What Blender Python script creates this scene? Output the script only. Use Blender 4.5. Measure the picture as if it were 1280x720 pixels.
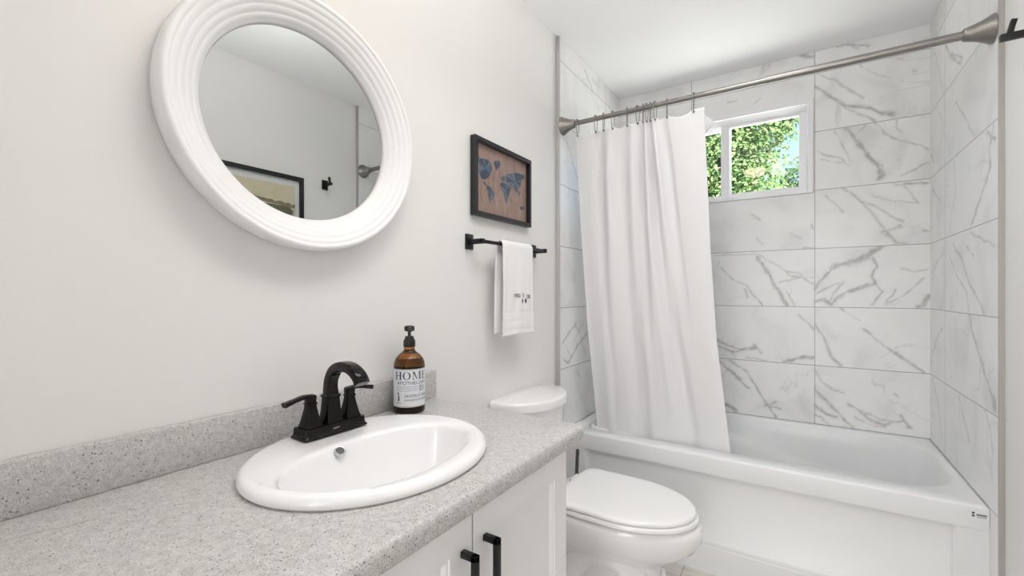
import bpy, bmesh, math, random
import numpy as np
from mathutils import Vector, Matrix

for o in list(bpy.data.objects):
    bpy.data.objects.remove(o)
S = bpy.context.scene
COL = S.collection
R = math.radians
PI = math.pi

# ------------------------------------------------------------------ camera
cam_d = bpy.data.cameras.new('camera')
cam = bpy.data.objects.new('camera', cam_d)
COL.objects.link(cam)
cam.location = (0, 0, 1.19)
cam.rotation_euler = (R(90), 0, 0.5791)
cam_d.sensor_width = 36
cam_d.lens = 556.2 / 1280 * 36
cam_d.shift_y = 4.95 / 1280
cam_d.clip_start = 0.02
S.camera = cam

# ------------------------------------------------------------------ world, sun, exposure
W = bpy.data.worlds.new('world')
S.world = W
W.use_nodes = True
wn = W.node_tree.nodes
wl = W.node_tree.links
wn.clear()
w_out = wn.new('ShaderNodeOutputWorld')
w_bg = wn.new('ShaderNodeBackground')
w_sky = wn.new('ShaderNodeTexSky')
w_sky.sky_type = 'NISHITA'
w_sky.sun_disc = False
w_sky.sun_elevation = R(48)
w_sky.sun_rotation = R(200)
w_sky.dust_density = 2.0
w_bg.inputs['Strength'].default_value = 0.27
wl.new(w_sky.outputs[0], w_bg.inputs[0])
wl.new(w_bg.outputs[0], w_out.inputs[0])

sun_d = bpy.data.lights.new('sun', 'SUN')
sun_d.energy = 66.0
sun_d.angle = R(0.6)
sun_d.color = (1.0, 0.96, 0.88)
sun = bpy.data.objects.new('sun', sun_d)
COL.objects.link(sun)
sun.rotation_euler = Vector((-0.60, 0.22, -0.77)).to_track_quat('-Z', 'Y').to_euler()

SKY_PORTAL = True
if SKY_PORTAL:                                   # tells Cycles where daylight enters
    pd = bpy.data.lights.new('window_portal', 'AREA')
    pd.shape = 'RECTANGLE'
    pd.size, pd.size_y = 0.90, 0.48
    pd.cycles.is_portal = True
    po = bpy.data.objects.new('window_portal', pd)
    COL.objects.link(po)
    po.location = (-0.41, 2.96, 1.96)
    po.rotation_euler = (R(-90), 0, 0)

LAMP_STRENGTH = 12.0

# unseen fill lights added to brighten the room, none from a real fixture
def area_light(name, loc, rot, sx, sy, watts, col, spread=180):
    d = bpy.data.lights.new(name, 'AREA')
    d.shape = 'RECTANGLE'
    d.size, d.size_y = sx, sy
    d.energy = watts
    d.color = col
    d.spread = R(spread)
    o = bpy.data.objects.new(name, d)
    COL.objects.link(o)
    o.location = loc
    o.rotation_euler = rot
    return o
area_light('upward_fill', (-0.25, 0.95, 1.95), (R(180), 0, 0), 0.5, 0.7, 4, (0.985, 0.995, 1.0))  # added upward fill that bounces off the ceiling
area_light('vanity_fill', (-0.27, 0.62, 2.445), (0, 0, 0), 0.42, 0.7, 3.6, (0.985, 0.995, 1.0), 134)  # added overhead fill above the vanity, no fixture there
area_light('toilet_fill', (-0.17, 1.42, 2.445), (0, 0, 0), 0.38, 0.5, 3.7, (0.985, 0.995, 1.0), 134)  # added overhead fill near the toilet, no fixture there
area_light('hall_fill', (0.0, -2.9, 1.35), (R(90), 0, 0), 1.4, 2.0, 36, (0.985, 0.995, 1.0))  # added frontal fill shining in through the doorway

LAMP_COLOR = (1.0, 0.80, 0.58)

S.view_settings.view_transform = 'Standard'
S.view_settings.look = 'None'
S.view_settings.gamma = 1
S.view_settings.use_curve_mapping = False
S.view_settings.exposure = 0.43
S.cycles.use_denoising = True
S.cycles.max_bounces = 14
S.cycles.diffuse_bounces = 8
S.cycles.glossy_bounces = 6
S.cycles.transmission_bounces = 8
S.cycles.transparent_max_bounces = 12
S.cycles.caustics_reflective = False
S.cycles.caustics_refractive = False
S.cycles.sample_clamp_indirect = 6

# ------------------------------------------------------------------ room measures (m)
XW, XL, XR, XRW = -1.027, -1.0075, 0.502, 0.514     # painted left, tile left, tile right, painted right
YF, YB = -0.75, 2.8316
ZC = 2.455
WX0, WX1, WZ0, WZ1 = -0.870, 0.047, 1.712, 2.213     # window opening

# ------------------------------------------------------------------ materials
def nodes(m):
    m.use_nodes = True
    nt = m.node_tree
    return nt, nt.nodes, nt.links, nt.nodes['Principled BSDF']

def mat(name, col, rough=0.5, metal=0.0, var=0.03, scale=12.0, bump=0.0, bscale=200.0, spec=None, coat=0.0, trans=0.0, sub=0.0):
    m = bpy.data.materials.new(name)
    nt, N, L, b = nodes(m)
    b.inputs['Roughness'].default_value = rough
    b.inputs['Metallic'].default_value = metal
    if spec is not None: b.inputs['Specular IOR Level'].default_value = spec
    if coat: b.inputs['Coat Weight'].default_value = coat; b.inputs['Coat Roughness'].default_value = 0.08
    if trans: b.inputs['Transmission Weight'].default_value = trans
    tc = N.new('ShaderNodeTexCoord')
    no = N.new('ShaderNodeTexNoise'); no.inputs['Scale'].default_value = scale; no.inputs['Detail'].default_value = 4
    L.new(tc.outputs['Object'], no.inputs['Vector'])
    mx = N.new('ShaderNodeMix'); mx.data_type = 'RGBA'
    c = Vector(col)
    mx.inputs[6].default_value = (*(c * (1 - var)), 1)
    mx.inputs[7].default_value = (*[min(1, k * (1 + var)) for k in c], 1)
    L.new(no.outputs['Fac'], mx.inputs[0])
    L.new(mx.outputs[2], b.inputs['Base Color'])
    if bump:
        n2 = N.new('ShaderNodeTexNoise'); n2.inputs['Scale'].default_value = bscale; n2.inputs['Detail'].default_value = 3
        L.new(tc.outputs['Object'], n2.inputs['Vector'])
        bp = N.new('ShaderNodeBump'); bp.inputs['Strength'].default_value = bump; bp.inputs['Distance'].default_value = 0.002
        L.new(n2.outputs['Fac'], bp.inputs['Height'])
        L.new(bp.outputs[0], b.inputs['Normal'])
    return m

M = {}
M['paint'] = mat('wall_paint', (0.80, 0.793, 0.783), 0.55, var=0.01, scale=3, bump=0.05, bscale=260)
M['ceil'] = mat('ceiling_paint', (0.88, 0.88, 0.885), 0.7, var=0.01, scale=3, bump=0.04, bscale=200)
M['white'] = mat('white_lacquer', (0.85, 0.85, 0.855), 0.5, var=0.01)
M['mirror_frame'] = mat('white_frame_paint', (0.86, 0.86, 0.87), 0.38, var=0.012)
M['vinyl'] = mat('white_vinyl', (0.86, 0.86, 0.88), 0.3, var=0.01)
M['porcelain'] = mat('white_porcelain', (0.87, 0.87, 0.88), 0.08, var=0.008, coat=0.5)
M['seat'] = mat('white_seat_plastic', (0.86, 0.86, 0.86), 0.2, var=0.008)
M['acrylic'] = mat('white_acrylic', (0.80, 0.81, 0.82), 0.30, var=0.008)
M['black'] = mat('matte_black_metal', (0.012, 0.012, 0.013), 0.38, metal=0.3, var=0.1)
M['bronze'] = mat('dark_bronze_metal', (0.009, 0.0075, 0.007), 0.16, metal=0.55, var=0.25, scale=30)
M['nickel'] = mat('brushed_nickel', (0.30, 0.285, 0.27), 0.34, metal=1.0, var=0.06, scale=60)
M['chrome'] = mat('polished_chrome', (0.62, 0.62, 0.62), 0.12, metal=1.0, var=0.03)
M['steel_trim'] = mat('metal_tile_edge', (0.60, 0.59, 0.58), 0.4, metal=0.8, var=0.03)
M['beige_trim'] = mat('beige_edge_strip', (0.42, 0.40, 0.385), 0.5, var=0.03)
M['towel'] = mat('white_terry', (0.87, 0.87, 0.87), 0.95, var=0.015, bump=0.5, bscale=520)
M['thread'] = mat('black_thread', (0.02, 0.02, 0.022), 0.8)
M['thread_grey'] = mat('grey_thread', (0.16, 0.16, 0.165), 0.8)
M['plastic_black'] = mat('black_plastic', (0.012, 0.011, 0.011), 0.3, var=0.1)
M['paper'] = mat('white_paper', (0.85, 0.85, 0.84), 0.8, var=0.02)
M['label'] = mat('label_paper', (0.74, 0.76, 0.80), 0.5, var=0.03, scale=60)
M['ink'] = mat('label_ink', (0.05, 0.055, 0.065), 0.6)
M['ink_grey'] = mat('label_grey_ink', (0.34, 0.36, 0.40), 0.6)
M['brush'] = mat('dark_grey_plastic', (0.07, 0.07, 0.073), 0.35, var=0.1)
M['frame_black'] = mat('black_picture_frame', (0.010, 0.0105, 0.0125), 0.32, var=0.15)
M['mat_board'] = mat('cream_mat_board', (0.72, 0.74, 0.70), 0.8, var=0.01)

def mirror_mat():
    m = bpy.data.materials.new('mirror_glass')
    nt, N, L, b = nodes(m)
    b.inputs['Metallic'].default_value = 1; b.inputs['Roughness'].default_value = 0.0
    b.inputs['Base Color'].default_value = (0.63, 0.645, 0.635, 1)  # shade put into the glass colour: darkened to dim the reflected wall and ceiling
    return m
M['mirror'] = mirror_mat()

def math_node(N, L, op, a, b=None):
    n = N.new('ShaderNodeMath'); n.operation = op
    for i, v in enumerate((a, b)):
        if v is None: continue
        if isinstance(v, (int, float)): n.inputs[i].default_value = v
        else: L.new(v, n.inputs[i])
    return n.outputs[0]

def pane_mat(name, tint=(0.97, 0.99, 0.98), gloss=1.0):
    m = bpy.data.materials.new(name)
    m.use_nodes = True
    nt = m.node_tree; N = nt.nodes; L = nt.links; N.clear()
    out = N.new('ShaderNodeOutputMaterial')
    tr = N.new('ShaderNodeBsdfTransparent'); tr.inputs[0].default_value = (*tint, 1)
    gl = N.new('ShaderNodeBsdfGlossy'); gl.inputs['Roughness'].default_value = 0.0
    fr = N.new('ShaderNodeFresnel'); fr.inputs['IOR'].default_value = 1.5
    mu = N.new('ShaderNodeMath'); mu.operation = 'MULTIPLY'; mu.inputs[1].default_value = gloss
    mx = N.new('ShaderNodeMixShader')
    ge = N.new('ShaderNodeNewGeometry')
    fr_ = math_node(N, L, 'MULTIPLY', fr.outputs[0], math_node(N, L, 'SUBTRACT', 1.0, ge.outputs['Backfacing']))
    L.new(fr_, mu.inputs[0]); L.new(mu.outputs[0], mx.inputs[0])
    L.new(tr.outputs[0], mx.inputs[1]); L.new(gl.outputs[0], mx.inputs[2]); L.new(mx.outputs[0], out.inputs[0])
    return m
M['pane'] = pane_mat('window_glass')
M['picture_glass'] = pane_mat('picture_glass', (0.98, 0.98, 0.99), 0.5)

def amber_mat():
    m = bpy.data.materials.new('amber_glass')
    nt, N, L, b = nodes(m)
    b.inputs['Base Color'].default_value = (0.42, 0.17, 0.035, 1)
    b.inputs['Roughness'].default_value = 0.04
    b.inputs['Transmission Weight'].default_value = 1.0
    b.inputs['IOR'].default_value = 1.35
    return m
M['amber'] = amber_mat()
M['soap'] = mat('dark_liquid_soap', (0.018, 0.008, 0.005), 0.12, var=0.1)

def emit_mat(name, col, s):
    m = bpy.data.materials.new(name)
    nt, N, L, b = nodes(m)
    b.inputs['Base Color'].default_value = (0.8, 0.78, 0.74, 1)
    b.inputs['Roughness'].default_value = 0.3
    b.inputs['Emission Color'].default_value = (*col, 1)
    b.inputs['Emission Strength'].default_value = s
    return m
M['lamp'] = emit_mat('lit_glass_shade', LAMP_COLOR, LAMP_STRENGTH)

def ramp(N, L, fac, stops):
    r = N.new('ShaderNodeValToRGB')
    while len(r.color_ramp.elements) < len(stops): r.color_ramp.elements.new(0.5)
    for e, (p, c) in zip(r.color_ramp.elements, stops):
        e.position = p; e.color = (*c, 1) if len(c) == 3 else c
    L.new(fac, r.inputs[0])
    return r.outputs[0]

def mixc(N, L, fac, a, b, mode='MIX'):
    n = N.new('ShaderNodeMix'); n.data_type = 'RGBA'; n.blend_type = mode
    for i, v in ((0, fac), (6, a), (7, b)):
        if isinstance(v, (int, float)): n.inputs[i].default_value = v
        elif isinstance(v, tuple): n.inputs[i].default_value = (*v, 1)
        else: L.new(v, n.inputs[i])
    return n.outputs[2]

def marble_mat(name, axis, u0):
    m = bpy.data.materials.new(name)
    nt, N, L, b = nodes(m)
    tc = N.new('ShaderNodeTexCoord')
    sp = N.new('ShaderNodeSeparateXYZ'); L.new(tc.outputs['Object'], sp.inputs[0])
    u = math_node(N, L, 'SUBTRACT', sp.outputs[axis], u0)
    v = math_node(N, L, 'SUBTRACT', sp.outputs['Z'], 2.338)
    du = math_node(N, L, 'PINGPONG', u, 0.6126 / 2)
    dv = math_node(N, L, 'PINGPONG', v, 0.3068 / 2)
    d = math_node(N, L, 'MINIMUM', du, dv)
    grout = math_node(N, L, 'LESS_THAN', d, 0.0017)
    # tile id shifts the cloud pattern from tile to tile
    iu = math_node(N, L, 'FLOOR', math_node(N, L, 'DIVIDE', u, 0.6126))
    iv = math_node(N, L, 'FLOOR', math_node(N, L, 'DIVIDE', v, 0.3068))
    cb = N.new('ShaderNodeCombineXYZ')
    L.new(math_node(N, L, 'MULTIPLY', iu, 3.7), cb.inputs[0]); L.new(math_node(N, L, 'MULTIPLY', iv, 5.3), cb.inputs[1])
    ad = N.new('ShaderNodeVectorMath'); ad.operation = 'ADD'
    L.new(tc.outputs['Object'], ad.inputs[0]); L.new(cb.outputs[0], ad.inputs[1])
    n1 = N.new('ShaderNodeTexNoise'); n1.inputs['Scale'].default_value = 3.5; n1.inputs['Detail'].default_value = 8; n1.inputs['Distortion'].default_value = 1.3
    L.new(ad.outputs[0], n1.inputs['Vector'])
    base = ramp(N, L, n1.outputs['Fac'], [(0.28, (0.72, 0.72, 0.718)), (0.48, (0.83, 0.83, 0.828)), (0.7, (0.86, 0.86, 0.858))])
    # hairline veins
    n2 = N.new('ShaderNodeTexNoise'); n2.inputs['Scale'].default_value = 2.4; n2.inputs['Detail'].default_value = 6; n2.inputs['Distortion'].default_value = 1.6
    L.new(ad.outputs[0], n2.inputs['Vector'])
    ridge = math_node(N, L, 'ABSOLUTE', math_node(N, L, 'SUBTRACT', n2.outputs['Fac'], 0.5))
    hair = ramp(N, L, ridge, [(0.0, (1, 1, 1)), (0.012, (0, 0, 0))])
    n3 = N.new('ShaderNodeTexNoise'); n3.inputs['Scale'].default_value = 5.0
    L.new(ad.outputs[0], n3.inputs['Vector'])
    hm = ramp(N, L, n3.outputs['Fac'], [(0.5, (0, 0, 0)), (0.62, (1, 1, 1))])
    hairf = math_node(N, L, 'MULTIPLY', math_node(N, L, 'MULTIPLY', hair, hm), 0.35)
    c1 = mixc(N, L, hairf, base, (0.42, 0.42, 0.42))
    at = N.new('ShaderNodeAttribute'); at.attribute_name = 'vein'
    n4 = N.new('ShaderNodeTexNoise'); n4.inputs['Scale'].default_value = 38; n4.inputs['Detail'].default_value = 5
    L.new(tc.outputs['Object'], n4.inputs['Vector'])
    vm = ramp(N, L, n4.outputs['Fac'], [(0.3, (0.45, 0.45, 0.45)), (0.6, (1, 1, 1))])
    vf = math_node(N, L, 'MULTIPLY', at.outputs['Fac'], vm)
    c2 = mixc(N, L, vf, c1, (0.36, 0.355, 0.35))
    c3 = mixc(N, L, grout, c2, (0.36, 0.355, 0.35))
    L.new(c3, b.inputs['Base Color'])
    b.inputs['Roughness'].default_value = 0.3
    bp = N.new('ShaderNodeBump'); bp.inputs['Strength'].default_value = 0.5; bp.inputs['Distance'].default_value = 0.001
    L.new(math_node(N, L, 'SUBTRACT', 1.0, grout), bp.inputs['Height'])
    L.new(bp.outputs[0], b.inputs['Normal'])
    return m
M['marble_back'] = marble_mat('marble_tile_window_side', 'X', 0.052)
M['marble_right'] = marble_mat('marble_tile_rod_side', 'Y', 1.96)
M['marble_left'] = marble_mat('marble_tile_vanity_side', 'Y', 1.97)

def quartz_mat():
    m = bpy.data.materials.new('speckled_quartz')
    nt, N, L, b = nodes(m)
    tc = N.new('ShaderNodeTexCoord')
    def cells(scale, thr, seed):
        v = N.new('ShaderNodeTexVoronoi'); v.inputs['Scale'].default_value = scale
        mp = N.new('ShaderNodeMapping'); mp.inputs['Location'].default_value = (seed, seed * 2, seed * 3)
        L.new(tc.outputs['Object'], mp.inputs[0]); L.new(mp.outputs[0], v.inputs['Vector'])
        s = N.new('ShaderNodeSeparateColor'); L.new(v.outputs['Color'], s.inputs[0])
        on = math_node(N, L, 'LESS_THAN', s.outputs[0], thr)
        near = math_node(N, L, 'LESS_THAN', v.outputs['Distance'], 0.42)
        amt = math_node(N, L, 'MULTIPLY', math_node(N, L, 'MULTIPLY', on, near), s.outputs[1])
        return amt
    n = N.new('ShaderNodeTexNoise'); n.inputs['Scale'].default_value = 90; n.inputs['Detail'].default_value = 5
    L.new(tc.outputs['Object'], n.inputs['Vector'])
    base = ramp(N, L, n.outputs['Fac'], [(0.3, (0.455, 0.45, 0.44)), (0.7, (0.60, 0.595, 0.585))])
    c = mixc(N, L, cells(430, 0.30, 1.3), base, (0.72, 0.715, 0.70))
    c = mixc(N, L, cells(400, 0.26, 4.1), c, (0.20, 0.195, 0.19))
    c = mixc(N, L, cells(270, 0.10, 7.7), c, (0.12, 0.117, 0.113))
    c = mixc(N, L, cells(640, 0.25, 9.2), c, (0.22, 0.215, 0.21))
    L.new(c, b.inputs['Base Color'])
    b.inputs['Roughness'].default_value = 0.32
    return m
M['quartz'] = quartz_mat()

def floor_mat():
    m = bpy.data.materials.new('beige_plank_tile')
    nt, N, L, b = nodes(m)
    tc = N.new('ShaderNodeTexCoord')
    sp = N.new('ShaderNodeSeparateXYZ'); L.new(tc.outputs['Object'], sp.inputs[0])
    du = math_node(N, L, 'PINGPONG', math_node(N, L, 'ADD', sp.outputs['Y'], 0.06), 0.15 / 2)
    row = math_node(N, L, 'FLOOR', math_node(N, L, 'DIVIDE', math_node(N, L, 'ADD', sp.outputs['Y'], 0.06), 0.15))
    dx = math_node(N, L, 'PINGPONG', math_node(N, L, 'ADD', sp.outputs['X'], math_node(N, L, 'MULTIPLY', row, 0.31)), 0.45)
    g = math_node(N, L, 'LESS_THAN', math_node(N, L, 'MINIMUM', du, dx), 0.0015)
    mp = N.new('ShaderNodeMapping'); mp.inputs['Scale'].default_value = (3, 30, 1)
    L.new(tc.outputs['Object'], mp.inputs[0])
    n = N.new('ShaderNodeTexNoise'); n.inputs['Scale'].default_value = 2.0; n.inputs['Detail'].default_value = 8; n.inputs['Distortion'].default_value = 1
    L.new(mp.outputs[0], n.inputs['Vector'])
    c = ramp(N, L, n.outputs['Fac'], [(0.3, (0.46, 0.425, 0.39)), (0.5, (0.64, 0.605, 0.565)), (0.75, (0.71, 0.68, 0.645))])
    c = mixc(N, L, g, c, (0.24, 0.21, 0.19))
    L.new(c, b.inputs['Base Color']); b.inputs['Roughness'].default_value = 0.4
    return m
M['floor'] = floor_mat()

def curtain_mat(name, col, waffle, trans):
    m = bpy.data.materials.new(name)
    m.use_nodes = True
    nt = m.node_tree; N = nt.nodes; L = nt.links
    b = N['Principled BSDF']; out = N['Material Output']
    b.inputs['Roughness'].default_value = 0.9
    tc = N.new('ShaderNodeTexCoord')
    uv = N.new('ShaderNodeSeparateXYZ'); L.new(tc.outputs['UV'], uv.inputs[0])
    no = N.new('ShaderNodeTexNoise'); no.inputs['Scale'].default_value = 8
    L.new(tc.outputs['Object'], no.inputs['Vector'])
    c = mixc(N, L, no.outputs['Fac'], tuple(k * 0.985 for k in col), col)
    L.new(c, b.inputs['Base Color'])
    if waffle:
        a = math_node(N, L, 'PINGPONG', uv.outputs[0], waffle / 2)
        d = math_node(N, L, 'PINGPONG', uv.outputs[1], waffle / 2)
        h = math_node(N, L, 'MINIMUM', a, d)
        bp = N.new('ShaderNodeBump'); bp.inputs['Strength'].default_value = 0.22; bp.inputs['Distance'].default_value = 0.5
        L.new(h, bp.inputs['Height']); L.new(bp.outputs[0], b.inputs['Normal'])
    tl = N.new('ShaderNodeBsdfTranslucent'); L.new(c, tl.inputs[0])
    mx = N.new('ShaderNodeMixShader'); mx.inputs[0].default_value = trans
    L.new(b.outputs[0], mx.inputs[1]); L.new(tl.outputs[0], mx.inputs[2]); L.new(mx.outputs[0], out.inputs[0])
    return m
M['curtain'] = curtain_mat('white_waffle_cotton', (0.94, 0.94, 0.95), 0.011, 0.25)
M['liner'] = curtain_mat('white_liner_vinyl', (0.88, 0.88, 0.89), 0, 0.4)

def leaf_mat(name, c0, c1, c2):
    m = bpy.data.materials.new(name)
    m.use_nodes = True
    nt = m.node_tree; N = nt.nodes; L = nt.links
    b = N['Principled BSDF']; out = N['Material Output']
    g = N.new('ShaderNodeNewGeometry')
    c = ramp(N, L, g.outputs['Random Per Island'], [(0.0, c0), (0.5, c1), (1.0, c2)])
    L.new(c, b.inputs['Base Color']); b.inputs['Roughness'].default_value = 0.7; b.inputs['Specular IOR Level'].default_value = 0.08
    tl = N.new('ShaderNodeBsdfTranslucent'); L.new(c, tl.inputs[0])
    mx = N.new('ShaderNodeMixShader'); mx.inputs[0].default_value = 0.45
    L.new(b.outputs[0], mx.inputs[1]); L.new(tl.outputs[0], mx.inputs[2]); L.new(mx.outputs[0], out.inputs[0])
    return m
M['leaf'] = leaf_mat('tree_leaf', (0.036, 0.080, 0.026), (0.066, 0.118, 0.042), (0.112, 0.152, 0.066))
M['leaf_far'] = leaf_mat('far_tree_leaf', (0.03, 0.066, 0.03), (0.06, 0.105, 0.045), (0.10, 0.14, 0.065))
M['bark'] = mat('bark', (0.14, 0.10, 0.07), 0.9, var=0.3, scale=14, bump=0.6, bscale=30)
M['grass'] = mat('pale_patio', (0.80, 0.79, 0.77), 0.9, var=0.1, scale=6)

# ------------------------------------------------------------------ mesh helpers
def origin_of(o):
    v = Vector((0, 0, 0))
    while o is not None:
        v += o.location
        o = o.parent
    return v

def finish(name, me, m, parent=None, origin=None, smooth=True, angle=40):
    base = origin_of(parent) if parent is not None else (Vector(origin) if origin is not None else Vector((0, 0, 0)))
    me.transform(Matrix.Translation(-base))
    if m is not None: me.materials.append(m)
    if smooth:
        me.polygons.foreach_set('use_smooth', [True] * len(me.polygons))
        me.set_sharp_from_angle(angle=R(angle))
    o = bpy.data.objects.new(name, me)
    COL.objects.link(o)
    if parent is not None: o.parent = parent
    elif origin is not None: o.location = origin
    return o

def obj(name, bm, m, parent=None, origin=None, smooth=True, angle=40, fix=True):
    if fix: bmesh.ops.recalc_face_normals(bm, faces=bm.faces)
    me = bpy.data.meshes.new(name)
    bm.to_mesh(me); bm.free()
    return finish(name, me, m, parent, origin, smooth, angle)

def empty(name, loc):
    o = bpy.data.objects.new(name, None)
    o.empty_display_size = 0.05
    o.location = loc
    COL.objects.link(o)
    return o

def tag(o, label, cat, group=None, kind=None):
    o['label'] = label; o['category'] = cat
    if group: o['group'] = group
    if kind: o['kind'] = kind
    return o

def thing(name, loc, label, cat, group=None):
    return tag(empty(name, loc), label, cat, group)

def struct(o):
    o['kind'] = 'structure'
    return o

def box(bm, x0, x1, y0, y1, z0, z1, bev=0.0, seg=2):
    v = [bm.verts.new((x, y, z)) for x in (x0, x1) for y in (y0, y1) for z in (z0, z1)]
    F = [(0, 1, 3, 2), (4, 6, 7, 5), (0, 4, 5, 1), (2, 3, 7, 6), (0, 2, 6, 4), (1, 5, 7, 3)]
    fs = [bm.faces.new([v[i] for i in f]) for f in F]
    if bev:
        es = list({e for f in fs for e in f.edges})
        bmesh.ops.bevel(bm, geom=es, offset=bev, segments=seg, affect='EDGES', profile=0.5)
    return bm

def boxes(*args):
    bm = bmesh.new()
    for a in args: box(bm, *a)
    return bm

def loft(bm, rings, close=True, cap0=True, cap1=True):
    VR = [[bm.verts.new(p) for p in r] for r in rings]
    n = len(VR[0])
    for a, b in zip(VR[:-1], VR[1:]):
        for i in range(n if close else n - 1):
            j = (i + 1) % n
            bm.faces.new((a[i], a[j], b[j], b[i]))
    if cap0: bm.faces.new(list(reversed(VR[0])))
    if cap1: bm.faces.new(VR[-1])
    return VR

def frame_at(t):
    t = Vector(t).normalized()
    up = Vector((0, 0, 1)) if abs(t.z) < 0.95 else Vector((1, 0, 0))
    a = t.cross(up).normalized()
    return a, a.cross(t).normalized()

def lathe(bm, prof, c=(0, 0, 0), axis=(0, 0, 1), n=48, cap0=True, cap1=True):
    """prof: (radius, distance along axis)"""
    ax = Vector(axis).normalized(); a, b = frame_at(ax); c = Vector(c)
    rings = []
    for r, h in prof:
        r = max(r, 1e-5)
        rings.append([c + ax * h + a * (r * math.cos(2 * PI * i / n)) + b * (r * math.sin(2 * PI * i / n)) for i in range(n)])
    loft(bm, rings, True, cap0, cap1)
    return bm

def smooth_path(pts, k=8):
    """Catmull-Rom through pts"""
    P = [Vector(p) for p in pts]
    P = [2 * P[0] - P[1]] + P + [2 * P[-1] - P[-2]]
    out = []
    for i in range(1, len(P) - 2):
        p0, p1, p2, p3 = P[i - 1:i + 3]
        for j in range(k):
            t = j / k
            out.append(0.5 * (2 * p1 + (p2 - p0) * t + (2 * p0 - 5 * p1 + 4 * p2 - p3) * t * t + (3 * p1 - p0 - 3 * p2 + p3) * t ** 3))
    out.append(P[-2])
    return out

def tube(bm, path, rad, n=12, shape=None, ref=None):
    """sweep a circle (or rounded section shape: list of (a,b) unit points) along path. rad: number, list, or list of (ra,rb)"""
    path = [Vector(p) for p in path]
    m = len(path)
    if not isinstance(rad, (list, tuple)): rad = [rad] * m
    if len(rad) != m:
        q = np.linspace(0, len(rad) - 1, m)
        arr = np.array([r if isinstance(r, (list, tuple)) else (r, r) for r in rad], float)
        rad = [tuple(np.array([np.interp(x, range(len(arr)), arr[:, 0]), np.interp(x, range(len(arr)), arr[:, 1])])) for x in q]
    if shape is None: shape = [(math.cos(2 * PI * i / n), math.sin(2 * PI * i / n)) for i in range(n)]
    rings = []; prev = None
    for i in range(m):
        t = (path[min(i + 1, m - 1)] - path[max(i - 1, 0)]).normalized()
        if prev is None:
            if ref is not None: a = (Vector(ref) - t * Vector(ref).dot(t)).normalized()
            else: a = frame_at(t)[0]
        else:
            a = (prev - t * prev.dot(t)).normalized()
        prev = a; b = t.cross(a)
        ra, rb = rad[i] if isinstance(rad[i], (list, tuple)) else (rad[i], rad[i])
        rings.append([path[i] + a * (p * ra) + b * (q * rb) for p, q in shape])
    loft(bm, rings)
    return bm

def rsq(r=0.25, k=4):
    """rounded square section, half size 1"""
    out = []
    for cx, cy, a0 in ((1 - r, 1 - r, 0), (-1 + r, 1 - r, 90), (-1 + r, -1 + r, 180), (1 - r, -1 + r, 270)):
        for i in range(k + 1):
            a = R(a0 + 90 * i / k)
            out.append((cx + r * math.cos(a), cy + r * math.sin(a)))
    return out

def prism(bm, pts, d):
    """closed polygon pts (3D) extruded by vector d"""
    a = [bm.verts.new(p) for p in pts]; b = [bm.verts.new(Vector(p) + Vector(d)) for p in pts]
    bm.faces.new(a); bm.faces.new(list(reversed(b)))
    n = len(pts)
    for i in range(n):
        j = (i + 1) % n
        bm.faces.new((a[j], a[i], b[i], b[j]))
    return bm

def text_mesh(s, size, align='CENTER', bold=0.0):
    cu = bpy.data.curves.new('lettering', 'FONT')
    cu.body = s; cu.size = size; cu.align_x = align; cu.align_y = 'CENTER'; cu.offset = bold
    cu.resolution_u = 3
    t = bpy.data.objects.new('lettering', cu)
    COL.objects.link(t)
    bpy.context.view_layer.update()
    me = bpy.data.meshes.new_from_object(t.evaluated_get(bpy.context.evaluated_depsgraph_get()))
    bpy.data.objects.remove(t)
    vs = [v.co.copy() for v in me.vertices]; fs = [tuple(p.vertices) for p in me.polygons]
    bpy.data.meshes.remove(me)
    return vs, fs

def text_into(bm, s, size, fn, align='CENTER', bold=0.0, sx=1.0):
    vs, fs = text_mesh(s, size, align, bold)
    V = [bm.verts.new(fn(v.x * sx, v.y)) for v in vs]
    for f in fs:
        try: bm.faces.new([V[i] for i in f])
        except ValueError: pass

# ------------------------------------------------------------------ setting
struct(obj('floor', boxes((XW - 0.1, XRW + 0.1, -3.1, 2.95, -0.06, 0.0)), M['floor'], smooth=False))
struct(obj('ceiling', boxes((XW - 0.12, XRW + 0.12, -3.12, 3.0, ZC, ZC + 0.12)), M['ceil'], smooth=False))
wall_left = struct(obj('wall_left', boxes((XW - 0.12, XW, -3.12, 2.965, -0.06, ZC)), M['paint'], smooth=False))
wall_right = struct(obj('wall_right', boxes((XRW, XRW + 0.12, -3.12, 2.965, -0.06, ZC)), M['paint'], smooth=False))
wall_back = struct(obj('wall_back', boxes((XW, WX0, YB + 0.012, 2.965, -0.06, ZC), (WX1, XRW, YB + 0.012, 2.965, -0.06, ZC),
                                   (WX0, WX1, YB + 0.012, 2.965, -0.06, WZ0), (WX0, WX1, YB + 0.012, 2.965, WZ1, ZC)), M['paint'], smooth=False))
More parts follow.
